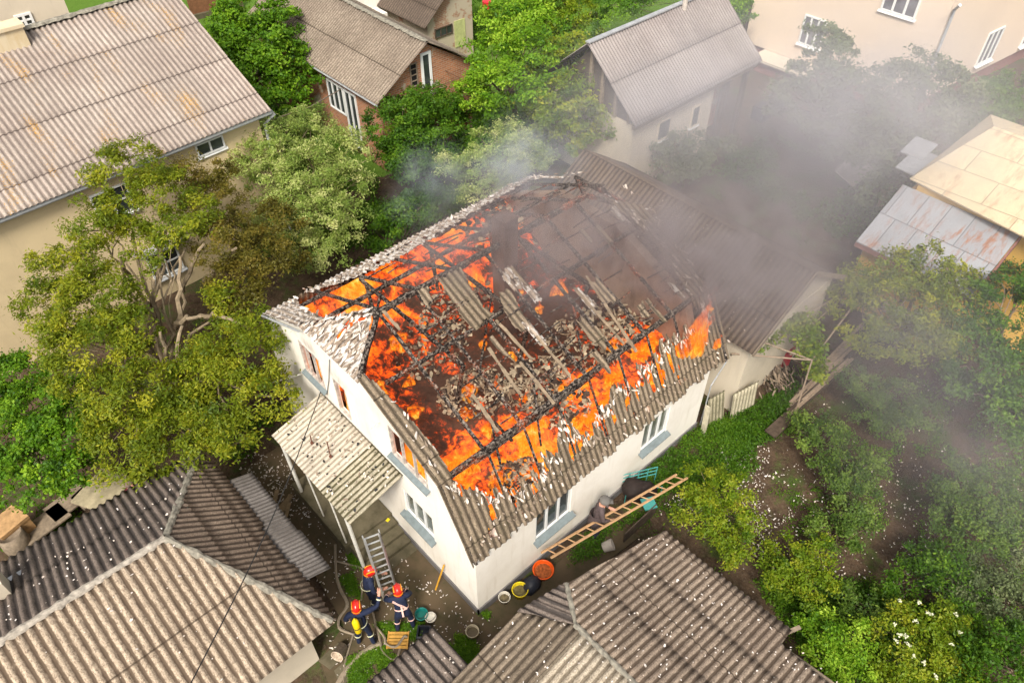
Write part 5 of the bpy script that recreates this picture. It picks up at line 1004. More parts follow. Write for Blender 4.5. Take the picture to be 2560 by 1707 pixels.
# --- corrugated sheets leaning at the far corner of the house
s_cs = slate('leaning_sheet', (.24, .21, .14), (.38, .34, .24), .13, dirt=(.08, .075, .04), damt=.7, speck=.35, moss=.4)
def leaning(u0, v0, u1, v1, h, back, label, mat, seed, tilt=.25):
    a, b = G(u0, v0, 0), G(u1, v1, 0); S = b-a; w = np.linalg.norm(S); S /= w; nrm = np.array((-S[1], S[0], 0)); top = nrm*back+np.array((0, 0, h)); o = corr('corrugated_sheet', mat, a+top, S, -top, 0, w, 0, np.linalg.norm(top), .13, .018, .25, None, None, n=7, seed=seed, tatter=.12, row=9)
    tag(o, label, 'sheet', 'corrugated sheets leaning by the far corner of the house')
leaning(1768, 1075, 1808, 1052, 1.1, .25, 'mossy upright corrugated sheet nearest the long white wall', s_cs, 3); leaning(1822, 1052, 1885, 1018, 1.05, .12, 'pale corrugated sheet leaning at the right of the mossy one', slate('leaning_sheet_pale', (.36, .31, .22), (.52, .46, .34), .13, dirt=(.1, .09, .05), damt=.5, speck=.3), 4)
mb = MB(); a = G(1757, 1085, 0); mb.bar(a, a+np.array((.05, .1, 1.1)), .16, .04); one(mb, 'post_board', plain('grey_board', (.42, .38, .28), .9, .3), 'upright pale board at the far end of the long white wall', 'board')
mb = MB(); a = G(1750, 1062, 0); mb.tube([a, a+np.array((0, 0, 1.7)), (8.9, -.05, 2.35)], .02, 6); one(mb, 'downpipe', M['galv'], 'thin downpipe at the far end of the eave', 'pipe')
# --- vine frame
pm = plain('pole_bark', (.28, .21, .15), .9, .3, 12); VF = empty('vine_frame', G(1981, 1055, 0), 'pole frame carrying a thin vine beside the long outbuilding', 'trellis'); nd = G(2030, 900, 2.3)
for a, b in (((1981, 1055, 0), None), ((1829, 884, 2.2), None), ((1893, 850, 2.3), None), ((2140, 755, 2.3), None)): mb = MB(); mb.tube([G(*a), nd], [.028, .022], 6); mb.build('pole', pm, VF)
for a, b in (((1829, 884, 2.2), (1820, 925, .3)), ((1975, 815, 2.3), (2085, 745, 2.3)), ((2000, 840, 2.3), (2115, 735, 2.3)), ((1975, 887, 2.2), (2030, 855, 2.3))): mb = MB(); mb.tube([G(*a), G(*b)], .018, 6); mb.build('pole', pm, VF)
# --- plank pile
for i in range(11):
    a = G(1935+i*5, 1075-i*9, .15+.05*(i % 4)); b = G(2130+i*4, 905-i*11, .25+.06*(i % 3)); a = a+(b-a)*hsh(i)*.18; b = b-(b-a)*hsh(i, 2)*.25
    mb = MB(); mb.bar(a, b, .09, .04, (hsh(i)-.5, 0, 1)); one(mb, 'plank', pm if i % 3 else M['darkwood'], 'long weathered plank in the pile under the vine frame', 'plank', 'planks piled under the vine frame')
a, b = G(1925, 1085, .35), G(1975, 1040, .35); mb = MB(); mb.bar(a, b, .35, .05); one(mb, 'board', M['darkwood'], 'broad dark board on the near end of the plank pile', 'board')
c = G(1965, 885, .35); mb = MB(); mb.obox(c, (.3, .1, 0), (-.05, .18, 0), (0, 0, .3)); mb.tube([c+np.array((.3, .1, .3)), c+np.array((.4, .1, .5)), c+np.array((.5, .1, .3))], .02, 6); one(mb, 'wheelbarrow', plain('red_paint', (.40, .02, .03), .5, .3), 'red wheelbarrow tray standing by the outbuilding wall', 'wheelbarrow')
c = G(1945, 950, .15); r_ = np.random.default_rng(3); P = c+np.stack([r_.normal(0, .35, 180), r_.normal(0, .25, 180), r_.uniform(0, .2, 180)], -1); tag(plates('wood_scraps', [M['darkwood'], M['oldwood'], pm], P, (0, 0, 1), .3, 12, None, .5, (.6, .7, 0), .02, 6), 'heap of brushwood and scrap boards against the outbuilding gable', 'brushwood', None, 'stuff')
a, b = np.array((13.2, -.2, 0)), None
c = G(2100, 470, .4); mb = MB(); mb.obox(G(2135, 425, .8), (.45, -.1, .25), (.1, .5, .1), (0, 0, .03)); one(mb, 'board_sheet', plain('pale_sheet', (.4, .36, .34), .9), 'pale board leaning among the trees in the smoke', 'board'); mb = MB(); c = G(2207, 500, .5); mb.box((c[0]-.1, c[1]-.1, 0), (c[0]+.1, c[1]+.1, 1.2)); one(mb, 'gate_post', plain('brown_post', (.34, .24, .17), .9), 'stout pale post in the smoky garden', 'post')
c = G(1905, 280, .5); mb = MB(); mb.obox(c, (.35, 0, 0), (0, .3, 0), (0, 0, .3)); one(mb, 'storage_box', blk, 'dark box by the porch of the grey-roofed house', 'box')
mb = MB(); mb.lathe(G(1217, 22, .5), [(0, 0), (.22, 0), (.25, .4), (0, .42)], 12); one(mb, 'tub', plain('red_plastic', (.65, .03, .04), .4), 'small red tub on the grass at the top edge', 'tub')
mb = MB(); c = G(2190, 715, .8); mb.obox(c, (.7, 0, 0), (0, .5, 0), (0, 0, .02)); one(mb, 'tarpaulin', plain('maroon_sheet', (.22, .03, .05), .7), 'maroon sheet spread below the rusty tin roof', 'tarpaulin')
# ================================================================== PEOPLE
SUIT = [NAVY, SKIN, BOOT, NAVY]
def bands(t, j, R, mat, arms=True, waist=True, legs=True):
    L_ = []
    if arms: L_ += [(s+'el', s+'wr', .6, .056, .028) for s in 'lr']
    if waist: L_ += [('pelvis', 'belly', .7, .165, .03)]
    if legs: L_ += [(s+'kn', s+'an', .25, .080, .035) for s in 'lr']
    for a, b, q, rr, w in L_: mb = MB(); ringband(mb, j[a], j[b], q, rr, w); mb.build('reflective_band', mat, t)
# right: bent forward over the foot of the ladder
J = dict(pelvis=(-.12, 0, .95), belly=(.0, 0, 1.12), chest=(.05, 0, 1.27), neckb=(.08, 0, 1.39), neck=(.11, 0, 1.44), head=(.15, 0, 1.52), crown=(.17, 0, 1.61), nose=(.27, 0, 1.47),
         lsh=(.07, .19, 1.35), lel=(.22, .34, 1.12), lwr=(.40, .26, 1.0), lpa=(.46, .22, .96), rsh=(.07, -.19, 1.35), rel=(.23, -.28, 1.10), rwr=(.42, -.14, .98), rpa=(.48, -.08, .95),
         lhip=(-.1, .1, .9), lkn=(.0, .16, .5), lan=(-.1, .2, .09), ltoe=(.08, .22, .05), rhip=(-.1, -.1, .9), rkn=(-.02, -.16, .5), ran=(-.12, -.18, .09), rtoe=(.06, -.2, .05))
g = G(1014, 1563, 0.06); t, j, R = person('firefighter bent over the foot of the aluminium ladder, pink reflective harness on the back', g, 1.12, J, None, SUIT); helmet(j, t, R); bands(t, j, R, STRIPEP)
mb = MB(); cN = lambda x, y, z: R @ Vector((x, y, z)); mb.bar(cN(-.02, .17, 1.40), cN(-.15, -.12, 1.14), .04, .02); mb.bar(cN(-.13, 0, 1.27), cN(-.25, 0, 1.0), .04, .02); mb.build('harness', STRIPEP, t)
# left: pointing, yellow cylinder on the back
J2 = dict(pelvis=(-.03, 0, .97), belly=(-.01, 0, 1.13), chest=(.02, 0, 1.32), neckb=(.04, 0, 1.47), neck=(.06, 0, 1.53), head=(.09, 0, 1.63), crown=(.1, 0, 1.73), nose=(.21, .01, 1.61),
          lsh=(.03, .2, 1.43), lel=(.04, .32, 1.18), lwr=(.14, .30, .95), lpa=(.17, .29, .88), rsh=(.04, -.2, 1.43), rel=(.18, -.46, 1.42), rwr=(.34, -.52, 1.6), rpa=(.38, -.52, 1.69),
          lhip=(-.02, .1, .92), lkn=(.03, .13, .5), lan=(-.05, .15, .09), ltoe=(.13, .18, .05), rhip=(-.02, -.1, .92), rkn=(.02, -.14, .5), ran=(-.1, -.2, .09), rtoe=(.06, -.26, .05))
g = G(915, 1603, .05); t, j, R = person('firefighter with a yellow air cylinder on the back, pointing with a raised right hand', g, .95, J2, None, SUIT, hold='r'); helmet(j, t, R); bands(t, j, R, STRIPE)
mb = MB(); a, b = R @ Vector((-.2, .03, .98)), R @ Vector((-.15, .05, 1.46)); d = (b-a).normalized(); mb.lathe(a, [(0, 0), (.05, .01), (.075, .05), (.078, .42), (.055, .48), (.02, .5), (.02, .54), (0, .54)], 18, d); tk = mb.build('air_cylinder', plain('cylinder_yellow', (.78, .56, .01), .35), t, True)
mb = MB(); mb.lathe(a+d*.2, [(.078, 0), (.082, .005), (.082, .025), (.078, .03)], 18, d); mb.build('strap', BOOT, tk); mb = MB(); mb.obox(R @ Vector((-.13, .03, 1.22)), (R.to_3x3() @ Vector((.015, 0, 0))), (R.to_3x3() @ Vector((0, .12, 0))), Vector((0, 0, .25))); mb.build('backplate', BOOT, t)
# third: on the far side of the ladder, looking to the right
J3 = dict(pelvis=(-.04, 0, .95), belly=(-.02, 0, 1.12), chest=(.02, 0, 1.30), neckb=(.05, 0, 1.45), neck=(.08, 0, 1.51), head=(.11, 0, 1.61), crown=(.1, 0, 1.71), nose=(.23, 0, 1.58),
          lsh=(.04, .19, 1.41), lel=(.12, .27, 1.15), lwr=(.34, .2, 1.05), lpa=(.41, .17, 1.04), rsh=(.04, -.19, 1.41), rel=(.06, -.3, 1.14), rwr=(.26, -.22, .98), rpa=(.33, -.2, .97),
          lhip=(-.03, .1, .9), lkn=(.05, .14, .49), lan=(-.06, .15, .09), ltoe=(.12, .17, .05), rhip=(-.03, -.1, .9), rkn=(.04, -.13, .49), ran=(-.08, -.15, .09), rtoe=(.1, -.18, .05))
g = G(936, 1511, .06); t, j, R = person('firefighter in red helmet behind the aluminium ladder, face turned to the right', g, -.35, J3, None, SUIT); helmet(j, t, R); bands(t, j, R, STRIPE)
# old man with the wooden ladder
coat = suitmat('brown_coat', (.085, .062, .062)); trou = suitmat('dark_trousers', (.02, .022, .035)); J4 = dict(J3); J4.update(lsh=(.04, .19, 1.41), lel=(.1, .27, 1.16), lwr=(.3, .18, 1.08), lpa=(.37, .15, 1.08), rel=(.1, -.27, 1.14), rwr=(.32, -.16, 1.02), rpa=(.39, -.13, 1.0))
g = G(1488, 1338, 0.02); t, j, R = person('old man in a brown coat and grey cap carrying the long wooden ladder', g, -.75, J4, None, [coat, SKIN, BOOT, trou])
up = (j['crown']-j['neck']).normalized(); c = j['head']+up*.06; mb = MB(); mb.lathe(c, [(.135, 0), (.14, .03), (.12, .075), (.06, .1), (0, .105)], 16, up); fdir = (j['nose']-j['head']); fdir = (fdir-up*fdir.dot(up)).normalized(); mb.obox(c+fdir*.14, fdir*.06, up.cross(fdir)*.07, up*.008); mb.build('cap', plain('grey_cap', (.13, .12, .11), .9), t, True)
mb = MB(); mb.lathe(j['pelvis']+Vector((0, 0, -.28)), [(.2, 0), (.205, .02), (.19, .3), (.17, .45)], 14); mb.build('coat_skirt', coat, t, True)
# person behind the lower left roof
J5 = dict(J3); g = G(322, 1240, 0); g = G(316, 1205, 1.55); t, j, R = person('grey-haired person in a dark red top behind the lower left roof', (g[0], g[1], 0), -1.2, J5, None, [suitmat('dark_red', (.09, .015, .02)), SKIN, BOOT, trou])
mb = MB(); up = Vector((0, 0, 1)); mb.lathe(j['head']+Vector((0, 0, -.02))-(j['nose']-j['head'])*.25, [(.09, -.03), (.112, .03), (.1, .09), (.05, .125), (0, .13)], 14, up); mb.build('hair', plain('grey_hair', (.16, .11, .09), .9, .3, 30), t, True)
# ================================================================== TREES AND PLANTS
lm_w = leafmat('walnut_leaf', (.045, .085, .004), (.135, .18, .007), (.36, .35, .02)); lm_wr = leafmat('walnut_leaf_bronze', (.05, .045, .008), (.12, .11, .012), (.24, .17, .03))
lm_p = leafmat('pale_leaf', (.05, .11, .012), (.22, .30, .055), (.62, .62, .26)); lm_b = leafmat('bright_leaf', (.02, .065, .003), (.085, .195, .007), (.25, .40, .02)); lm_d = leafmat('dark_leaf', (.016, .05, .004), (.055, .135, .006), (.15, .26, .015))
lm_s = leafmat('smoky_leaf', (.05, .075, .03), (.11, .15, .05), (.23, .26, .12)); lm_y = leafmat('yellow_green_leaf', (.035, .09, .004), (.14, .215, .008), (.36, .36, .025)); lm_t = leafmat('topbright_leaf', (.03, .1, .004), (.14, .28, .01), (.40, .54, .05))
base = G(430, 1010, 0)
WT = tree('large olive-green walnut tree with bare forked limbs left of the burning house', base, lob((330, 440, 5.6, 95), (245, 560, 5.0, 80), (175, 690, 4.4, 95), (120, 780, 4.0, 70), (250, 760, 4.4, 105), (240, 900, 3.8, 115), (330, 1010, 3.4, 120), (350, 1120, 3.0, 95), (450, 1080, 3.0, 105),
     (560, 1000, 3.2, 105), (620, 890, 3.8, 100), (680, 980, 3.2, 70), (410, 640, 4.6, 60), (400, 480, 5.3, 75), (470, 560, 5.0, 80), (250, 1090, 3.0, 60), (560, 1080, 3, 70), (300, 600, 4.8, 75), (190, 830, 3.9, 80), (330, 830, 4.1, 75), (560, 760, 3.8, 60), (640, 820, 3.5, 65), (500, 940, 3.4, 80), (430, 1010, 3.2, 80), (520, 880, 3.4, 55)), lm_w, 'walnut_tree', 'tree', dens=1.12, clump=.26, lsize=.10, seed=3, trunk=.13, twigs=3, fork=.45, aspect=.38, bark=plain('walnut_bark', (.26, .20, .13), .9, .3, 9, bump=.4), fill=.2)
P, T, O, _ = crown_points(lob((520, 520, 4.6, 80), (580, 610, 4.3, 90), (660, 640, 4.0, 75), (600, 710, 3.9, 80), (540, 450, 4.6, 60), (690, 560, 3.8, 60), (620, 760, 3.6, 65), (480, 440, 4.9, 50), (720, 640, 3.5, 50)), .95, .25, .085, 21, .8, .2); leaf_object('bronze_foliage', P, .085, T, lm_wr, WT, O, seed=4)
mb = MB()
for i, (a, b) in enumerate((((430, 950), (400, 830)), ((400, 830), (340, 720)), ((400, 830), (385, 700)), ((440, 960), (455, 815)), ((455, 815), (450, 640)), ((455, 730), (510, 610)), ((440, 820), (500, 790)), ((500, 790), (590, 805)), ((510, 700), (590, 620)), ((385, 760), (350, 790)), ((340, 720), (300, 640)), ((395, 720), (420, 560)))):
    limb(mb, G(*a, 2.6+.4*(i > 3)), G(*b, 3.9+(900-b[1])*.003), .075, .035, i+50, .07)
mb.build('limb', bpy.data.materials['walnut_bark'], WT)
mb = MB(); mb.tube([G(543, 1155, 1.5), G(552, 1130, 2.), G(590, 1108, 2.6), G(612, 1095, 2.9)], [.012, .02, .025, .03], 6); mb.build('dead_branch', bpy.data.materials['walnut_bark'], WT)
tree('rounded tree of pale silvery-green leaves between the walnut and the burning house', G(780, 560, 0), lob((690, 360, 3.8, 85), (640, 330, 3.6, 55), (780, 330, 3.6, 70), (850, 390, 3.2, 75), (880, 470, 2.6, 60), (790, 440, 3.2, 100), (720, 470, 3.2, 105), (760, 560, 2.8, 105), (830, 560, 2.5, 85), (690, 590, 2.8, 80), (780, 640, 2.3, 75), (620, 420, 3.4, 55)), lm_p, dens=.95, clump=.24, lsize=.10, seed=5, aspect=.36)
tree('bright green tree at the left edge above the dark roof slope', G(100, 1180, 0), lob((45, 950, 2.6, 75), (110, 1010, 2.8, 80), (60, 1090, 3.0, 90), (150, 1130, 2.7, 95), (70, 1190, 2.6, 85), (190, 1060, 2.6, 60), (180, 1180, 2.3, 65), (10, 1020, 2.5, 60), (20, 930, 2.6, 45)), lm_b, dens=1., clump=.2, lsize=.085, seed=6, aspect=.6)
tree('broad bright green tree between the long cream roof and the brick house', G(640, 240, 0), lob((620, 45, 4.5, 75), (690, 50, 4.3, 55), (580, 95, 4.2, 60), (650, 110, 4, 85), (600, 160, 3.6, 70), (700, 150, 3.4, 70), (740, 200, 2.6, 60), (660, 220, 2.8, 75), (700, 260, 2.2, 60), (640, 280, 2., 50)), lm_b, dens=.95, clump=.3, lsize=.15, seed=7, aspect=.55)
tree('dense deep green bush-like tree in front of the brick house gable', G(1040, 420, 0), lob((1010, 265, 2.8, 60), (1070, 255, 2.8, 50), (990, 330, 2.8, 75), (1070, 320, 2.8, 80), (1120, 280, 2.6, 50), (1030, 390, 2.3, 80), (1090, 390, 2.0, 60), (980, 400, 2.0, 50), (1020, 430, 1.6, 55)), lm_d, dens=1.0, clump=.26, lsize=.12, seed=8, aspect=.5)
tree('tall light green tree right of the brick house', G(1290, 300, 0), lob((1260, 60, 4.6, 65), (1330, 40, 4.8, 65), (1240, 130, 4.2, 60), (1320, 130, 4.4, 80), (1390, 80, 4.4, 60), (1290, 210, 3.8, 80), (1210, 200, 3.4, 50), (1220, 270, 2.8, 60), (1170, 230, 2.8, 45)), lm_t, dens=.95, clump=.3, lsize=.14, seed=9, aspect=.5)
tree('tall grey-green tree with its foot in the blue smoke, left of the grey roof', G(1430, 330, 0), lob((1420, 30, 4.8, 65), (1440, 110, 4.4, 70), (1470, 190, 3.8, 55), (1400, 200, 3.8, 80), (1460, 270, 3, 65), (1390, 290, 3, 75), (1500, 320, 2.2, 55), (1430, 350, 2., 65), (1350, 260, 3, 60), (1340, 340, 2, 60)), lm_y, dens=.9, clump=.3, lsize=.14, seed=10, aspect=.5)
tree('low wild shrubs with bare twigs between the deep green bush and the tall trees', G(1190, 340, 0), lob((1170, 320, 1.8, 60), (1210, 360, 1.4, 50), (1280, 350, 1.6, 50), (1150, 380, 1.3, 45), (1320, 320, 1.8, 45)), lm_d, 'shrub', 'shrub', dens=.8, clump=.3, lsize=.12, seed=11, aspect=.5)
tree('pale-leaved tree standing in smoke just behind the burning ridge', G(1250, 480, 0), lob((1215, 360, 3.3, 40), (1270, 345, 3.4, 45), (1190, 420, 2.9, 55), (1260, 410, 3., 65), (1320, 400, 2.8, 50), (1350, 410, 2.4, 40), (1130, 420, 2.4, 45), (1200, 480, 2.2, 60), (1290, 460, 2.4, 60)), lm_p, dens=.95, clump=.24, lsize=.11, seed=12, aspect=.36)
tree('smoky tree in front of the peach house wall below its left window', G(2080, 330, 0), lob((2060, 90, 5.0, 40), (2100, 140, 4.6, 60), (2050, 190, 4.2, 65), (2130, 210, 4.2, 70), (1990, 230, 3.4, 55), (2060, 290, 3.0, 80), (2150, 290, 3.2, 70), (1960, 290, 2.4, 50), (2100, 350, 2.2, 70)), lm_s, dens=.85, clump=.32, lsize=.15, seed=13, aspect=.5)
tree('smoky tree in front of the peach house corner, right of the other', G(2320, 400, 0), lob((2310, 180, 4.4, 55), (2260, 210, 4, 60), (2370, 220, 4, 60), (2300, 270, 3.6, 80), (2400, 290, 3., 65), (2220, 290, 3.2, 65), (2330, 350, 2.6, 80), (2240, 380, 2.2, 75), (2180, 420, 2., 65), (2200, 480, 1.6, 60)), lm_s, dens=.85, clump=.32, lsize=.15, seed=14, aspect=.5)
tree('olive tree in the garden in front of the rusty tin roof', G(2270, 830, 0), lob((2240, 680, 3.4, 60), (2320, 670, 3.4, 65), (2400, 700, 3.0, 50), (2170, 720, 2.8, 70), (2250, 770, 3, 95), (2350, 770, 2.9, 90), (2160, 810, 2.3, 75), (2240, 860, 2.2, 85), (2330, 860, 2.2, 80), (2120, 740, 2.3, 50)), lm_w, dens=.85, clump=.25, lsize=.12, seed=15, aspect=.4)
tree('large green tree at the right edge below the ochre wall', G(2480, 960, 0), lob((2500, 760, 2.8, 80), (2550, 700, 2.8, 55), (2440, 830, 2.6, 70), (2530, 860, 2.6, 85), (2460, 920, 2.3, 80), (2550, 960, 2.2, 75), (2490, 1010, 1.8, 75), (2420, 980, 1.6, 60), (2560, 1060, 1.5, 70)), lm_d, dens=.9, clump=.26, lsize=.11, seed=16, aspect=.5)
shr = [  # label, base, lobes, mat
 ('red-tipped green shrub beside the upper edge of the debris-strewn roof', (1790, 1310), [(1760, 1210, 1.3, 60), (1820, 1230, 1.3, 60), (1770, 1290, 1.3, 75), (1840, 1300, 1.2, 60), (1800, 1360, 1., 60), (1730, 1280, 1., 50), (1850, 1370, 1, 45)], lm_y),
 ('rounded yellow-green bush in the middle of the bare garden soil', (2120, 1230), [(2110, 1180, 1.2, 60), (2165, 1170, 1.2, 50), (2080, 1220, 1., 50), (2150, 1230, 1.1, 60), (2060, 1160, .9, 40), (2120, 1280, .8, 50)], lm_b),
 ('thin airy shrub just below the rounded garden bush', (2080, 1350), [(2070, 1310, .9, 50), (2130, 1340, .8, 45), (2050, 1360, .7, 45), (2160, 1300, .7, 35)], lm_y),
 ('orange-tipped shrub along the lower edge of the bare soil', (2000, 1450), [(1990, 1390, 1.1, 60), (2050, 1370, 1., 45), (1960, 1440, 1., 55), (2030, 1450, 1.1, 65), (2010, 1500, .9, 55), (1930, 1390, .8, 40)], lm_y),
 ('hazy green tree at the right edge below centre', (2430, 1320), [(2400, 1210, 2., 60), (2470, 1230, 2., 65), (2530, 1240, 2., 60), (2390, 1290, 1.7, 65), (2460, 1310, 1.8, 75), (2540, 1330, 1.8, 70), (2350, 1250, 1.4, 45)], lm_b),
 ('leafy shrub below the hazy tree, left part', (2330, 1430), [(2320, 1390, 1.1, 50), (2370, 1430, 1.2, 65), (2290, 1440, .9, 50), (2400, 1490, 1.2, 65), (2250, 1480, .8, 50)], lm_d),
 ('mixed shrub at the right edge below the hazy tree', (2490, 1500), [(2460, 1430, 1.4, 60), (2540, 1440, 1.4, 60), (2480, 1500, 1.3, 75), (2550, 1540, 1.3, 70), (2430, 1540, 1.1, 60)], lm_s),
 ('low dense shrubs between the orange-tipped shrub and the flowering bush', (2170, 1530), [(2130, 1500, .8, 50), (2200, 1520, .9, 60), (2240, 1560, 1., 60), (2140, 1560, .8, 50)], lm_b),
 ('yellow-green bush touching the corner of the debris-strewn roof', (2090, 1620), [(2060, 1580, 1., 50), (2120, 1600, 1.1, 60), (2070, 1640, 1.1, 55), (2150, 1660, 1.1, 60), (2120, 1700, 1., 50), (2030, 1560, .8, 35)], lm_t),
 ('elder bush with clusters of small white flowers near the lower right corner', (2300, 1620), [(2250, 1580, 1.3, 60), (2330, 1570, 1.4, 70), (2400, 1600, 1.4, 65), (2300, 1650, 1.4, 80), (2390, 1680, 1.3, 70), (2240, 1690, 1.2, 70)], lm_y),
 ('dark green tree in the lower right corner', (2520, 1660), [(2480, 1600, 1.8, 60), (2550, 1620, 1.8, 60), (2500, 1680, 1.7, 75), (2560, 1700, 1.7, 60), (2440, 1720, 1.5, 60)], lm_d),
 ('small bush between the plank pile and the bare soil', (2040, 1110), [(2030, 1060, .9, 45), (2070, 1090, .8, 45), (2010, 1100, .7, 35)], lm_b),
 ('low bush on the soil right of the plank pile', (2200, 1060), [(2180, 1020, 1., 50), (2230, 1060, .9, 45), (2300, 1050, .9, 50), (2250, 1000, 1., 50), (2140, 960, 1.1, 45)], lm_d),
 ('climbing shrub against the white wall of the grey-roofed house', (1620, 400), [(1640, 390, 1.3, 45), (1690, 370, 1.3, 50), (1740, 370, 1.3, 45), (1800, 360, 1.1, 35), (1660, 430, .8, 55), (1720, 430, .8, 50)], lm_s),
 ('hedge in the smoke at the far right below the peach house', (2500, 260), [(2480, 230, 1.2, 50), (2530, 220, 1.2, 50), (2560, 270, 1.2, 50), (2490, 290, 1., 60), (2550, 320, 1., 50), (2440, 270, 1, 40)], lm_d),
 ('green tree in the top edge behind the grey roof', (1580, 20), [(1540, 30, 2., 45), (1590, 10, 2.2, 40), (1640, -10, 2.2, 40), (1500, 50, 1.6, 30), (1700, -20, 2.5, 50), (1860, 30, 2.5, 40)], lm_b),
 ('dark hedge behind the burning house beside the pale silvery tree', (1000, 600), [(930, 560, .7, 50), (990, 540, .8, 55), (1050, 520, .8, 50), (960, 600, .6, 45), (1090, 490, .8, 45)], lm_d),
 ('vine leaves over the corner of the long outbuilding', (1960, 850), [(1905, 850, 2.2, 28), (1925, 815, 2.3, 26), (1960, 800, 2.3, 28), (2000, 805, 2.3, 24), (2020, 840, 2.3, 20), (2030, 880, 2.2, 18), (2040, 930, 1.6, 15)], lm_y)]
lm_g = leafmat('garden_leaf', (.025, .06, .01), (.08, .145, .018), (.20, .28, .045))
for i, (lb, bs, ls, mt) in enumerate(shr):
    if i in (1, 2, 4, 7, 11, 12): mt = lm_g
    if i in (0, 1, 2, 3, 7): ls = [(a, b, c, d*.86) for a, b, c, d in ls]
    tree(lb, G(*bs, 0), lob(*ls), mt, 'shrub', 'shrub' if 'tree' not in lb else 'tree', dens=.85 if i < 17 else .6, clump=.2 if bs[1] > 900 else .3, lsize=.075 if bs[1] > 900 else .13, seed=40+i, aspect=.5, limbs=False, trunk=.05)
# elder flowers
r = np.random.default_rng(5); P = []
for (u, v) in [(2250, 1500), (2300, 1505), (2320, 1530), (2235, 1560), (2250, 1585), (2265, 1590), (2270, 1610), (2285, 1640), (2310, 1655), (2390, 1535), (2330, 1535), (2380, 1610), (2400, 1580), (2340, 1690), (2240, 1600), (2290, 1550)]:
    c = G(u, v, 2.2); P.append(c+r.normal(0, .022, (12, 3))*np.array((1, 1, .35)))
P = np.concatenate(P); tag(leaf_object('elder_flowers', P, .04, np.ones(len(P)), leafmat('white_petal', (.6, .6, .45), (.7, .7, .52), (.75, .75, .55)), None, None, 2., .8), 'flat clusters of tiny white elder flowers near the lower right corner', 'flowers', None, 'stuff')
# ground cover
def cover(name, polys, n, size, mat, seed, label, thr=None, z=(.03, .12), nsc=.8, cl=6):
    P = []
    for k, (poly, f) in enumerate(polys):
        p = scatter_poly(poly, int(n*f), seed+k, 0, thr, nsc); r = np.random.default_rng(seed+k); p = np.repeat(p, cl, 0)+r.normal(0, size*.9, (len(p)*cl, 2)); P.append(np.column_stack([p, r.uniform(z[0], z[1], len(p))]))
    P = np.concatenate(P); r = np.random.default_rng(seed); tone = .3+.6*fbm(P[:, 0]*.9, P[:, 1]*.9, seed)+r.normal(0, .15, len(P))-.12
    tag(leaf_object(name, P, size, tone, mat, None, None, .9, .4, seed), label, 'plants', None, 'stuff')
garden = [(1640, 1130), (1760, 1090), (1900, 1060), (2020, 1010), (2200, 930), (2560, 880), (2700, 1000), (2700, 1760), (2050, 1760), (1990, 1640), (1700, 1380), (1560, 1290)]
cover('weeds', [([(1560, 1240), (1640, 1150), (1720, 1080), (1800, 1060), (1880, 1080), (1890, 1180), (1800, 1230), (1720, 1220), (1640, 1260)], .35), ([(1760, 1060), (1880, 1020), (1960, 960), (2010, 900), (2060, 930), (1950, 1090), (1830, 1150)], .3), ([(1480, 1330), (1600, 1290), (1600, 1330), (1500, 1390), (1420, 1420), (1430, 1380)], .06), ([(1880, 1460), (1990, 1400), (2200, 1480), (2500, 1560), (2560, 1750), (2100, 1750), (2020, 1640)], .7)], 7000, .07, lm_d, 61, 'knee-high weeds growing thickly along the long wall and the garden edges', .36, (.03, .25))
cover('weeds', [(garden, 1.)], 13000, .06, lm_b, 62, 'sparse low weeds dotted over the bare garden soil', .56, (.02, .10), 1.6)
cover('grass', [([(870, 1650), (960, 1620), (1000, 1640), (930, 1700), (880, 1740)], .18), ([(935, 1560), (1060, 1560), (1050, 1600), (960, 1600)], .08), ([(850, 1440), (880, 1430), (905, 1500), (890, 1520)], .06), ([(870, 1385), (900, 1390), (905, 1420), (880, 1420)], .04), ([(1140, 1590), (1190, 1600), (1200, 1660), (1150, 1700)], .1), ([(1195, 1530), (1225, 1540), (1210, 1550)], .02), ([(1110, 1610), (1170, 1640), (1160, 1700), (1120, 1670)], .1)], 9000, .045, lm_b, 63, 'patches of short bright grass in the yard around the firefighters', .4, (.07, .11), 3)
cover('undergrowth', [([(880, 620), (950, 520), (1090, 470), (1200, 500), (1000, 600), (900, 680)], .2), ([(560, 330), (700, 260), (850, 330), (960, 440), (900, 620), (700, 700), (600, 600)], .25), ([(1090, 480), (1160, 380), (1500, 330), (1500, 430), (1350, 420), (1200, 500)], .3), ([(1500, 430), (1900, 330), (2100, 420), (2300, 500), (2150, 700), (2050, 640), (1900, 560), (1700, 450)], .25), ([(0, 1120), (200, 1180), (480, 1120), (700, 1020), (620, 1150), (440, 1180), (0, 1390)], .12), ([(1170, 0), (1500, -10), (1500, 120), (1180, 150)], .2)], 16000, .12, lm_d, 64, 'dark undergrowth between the houses at the back', .5, (.03, .3), .7)
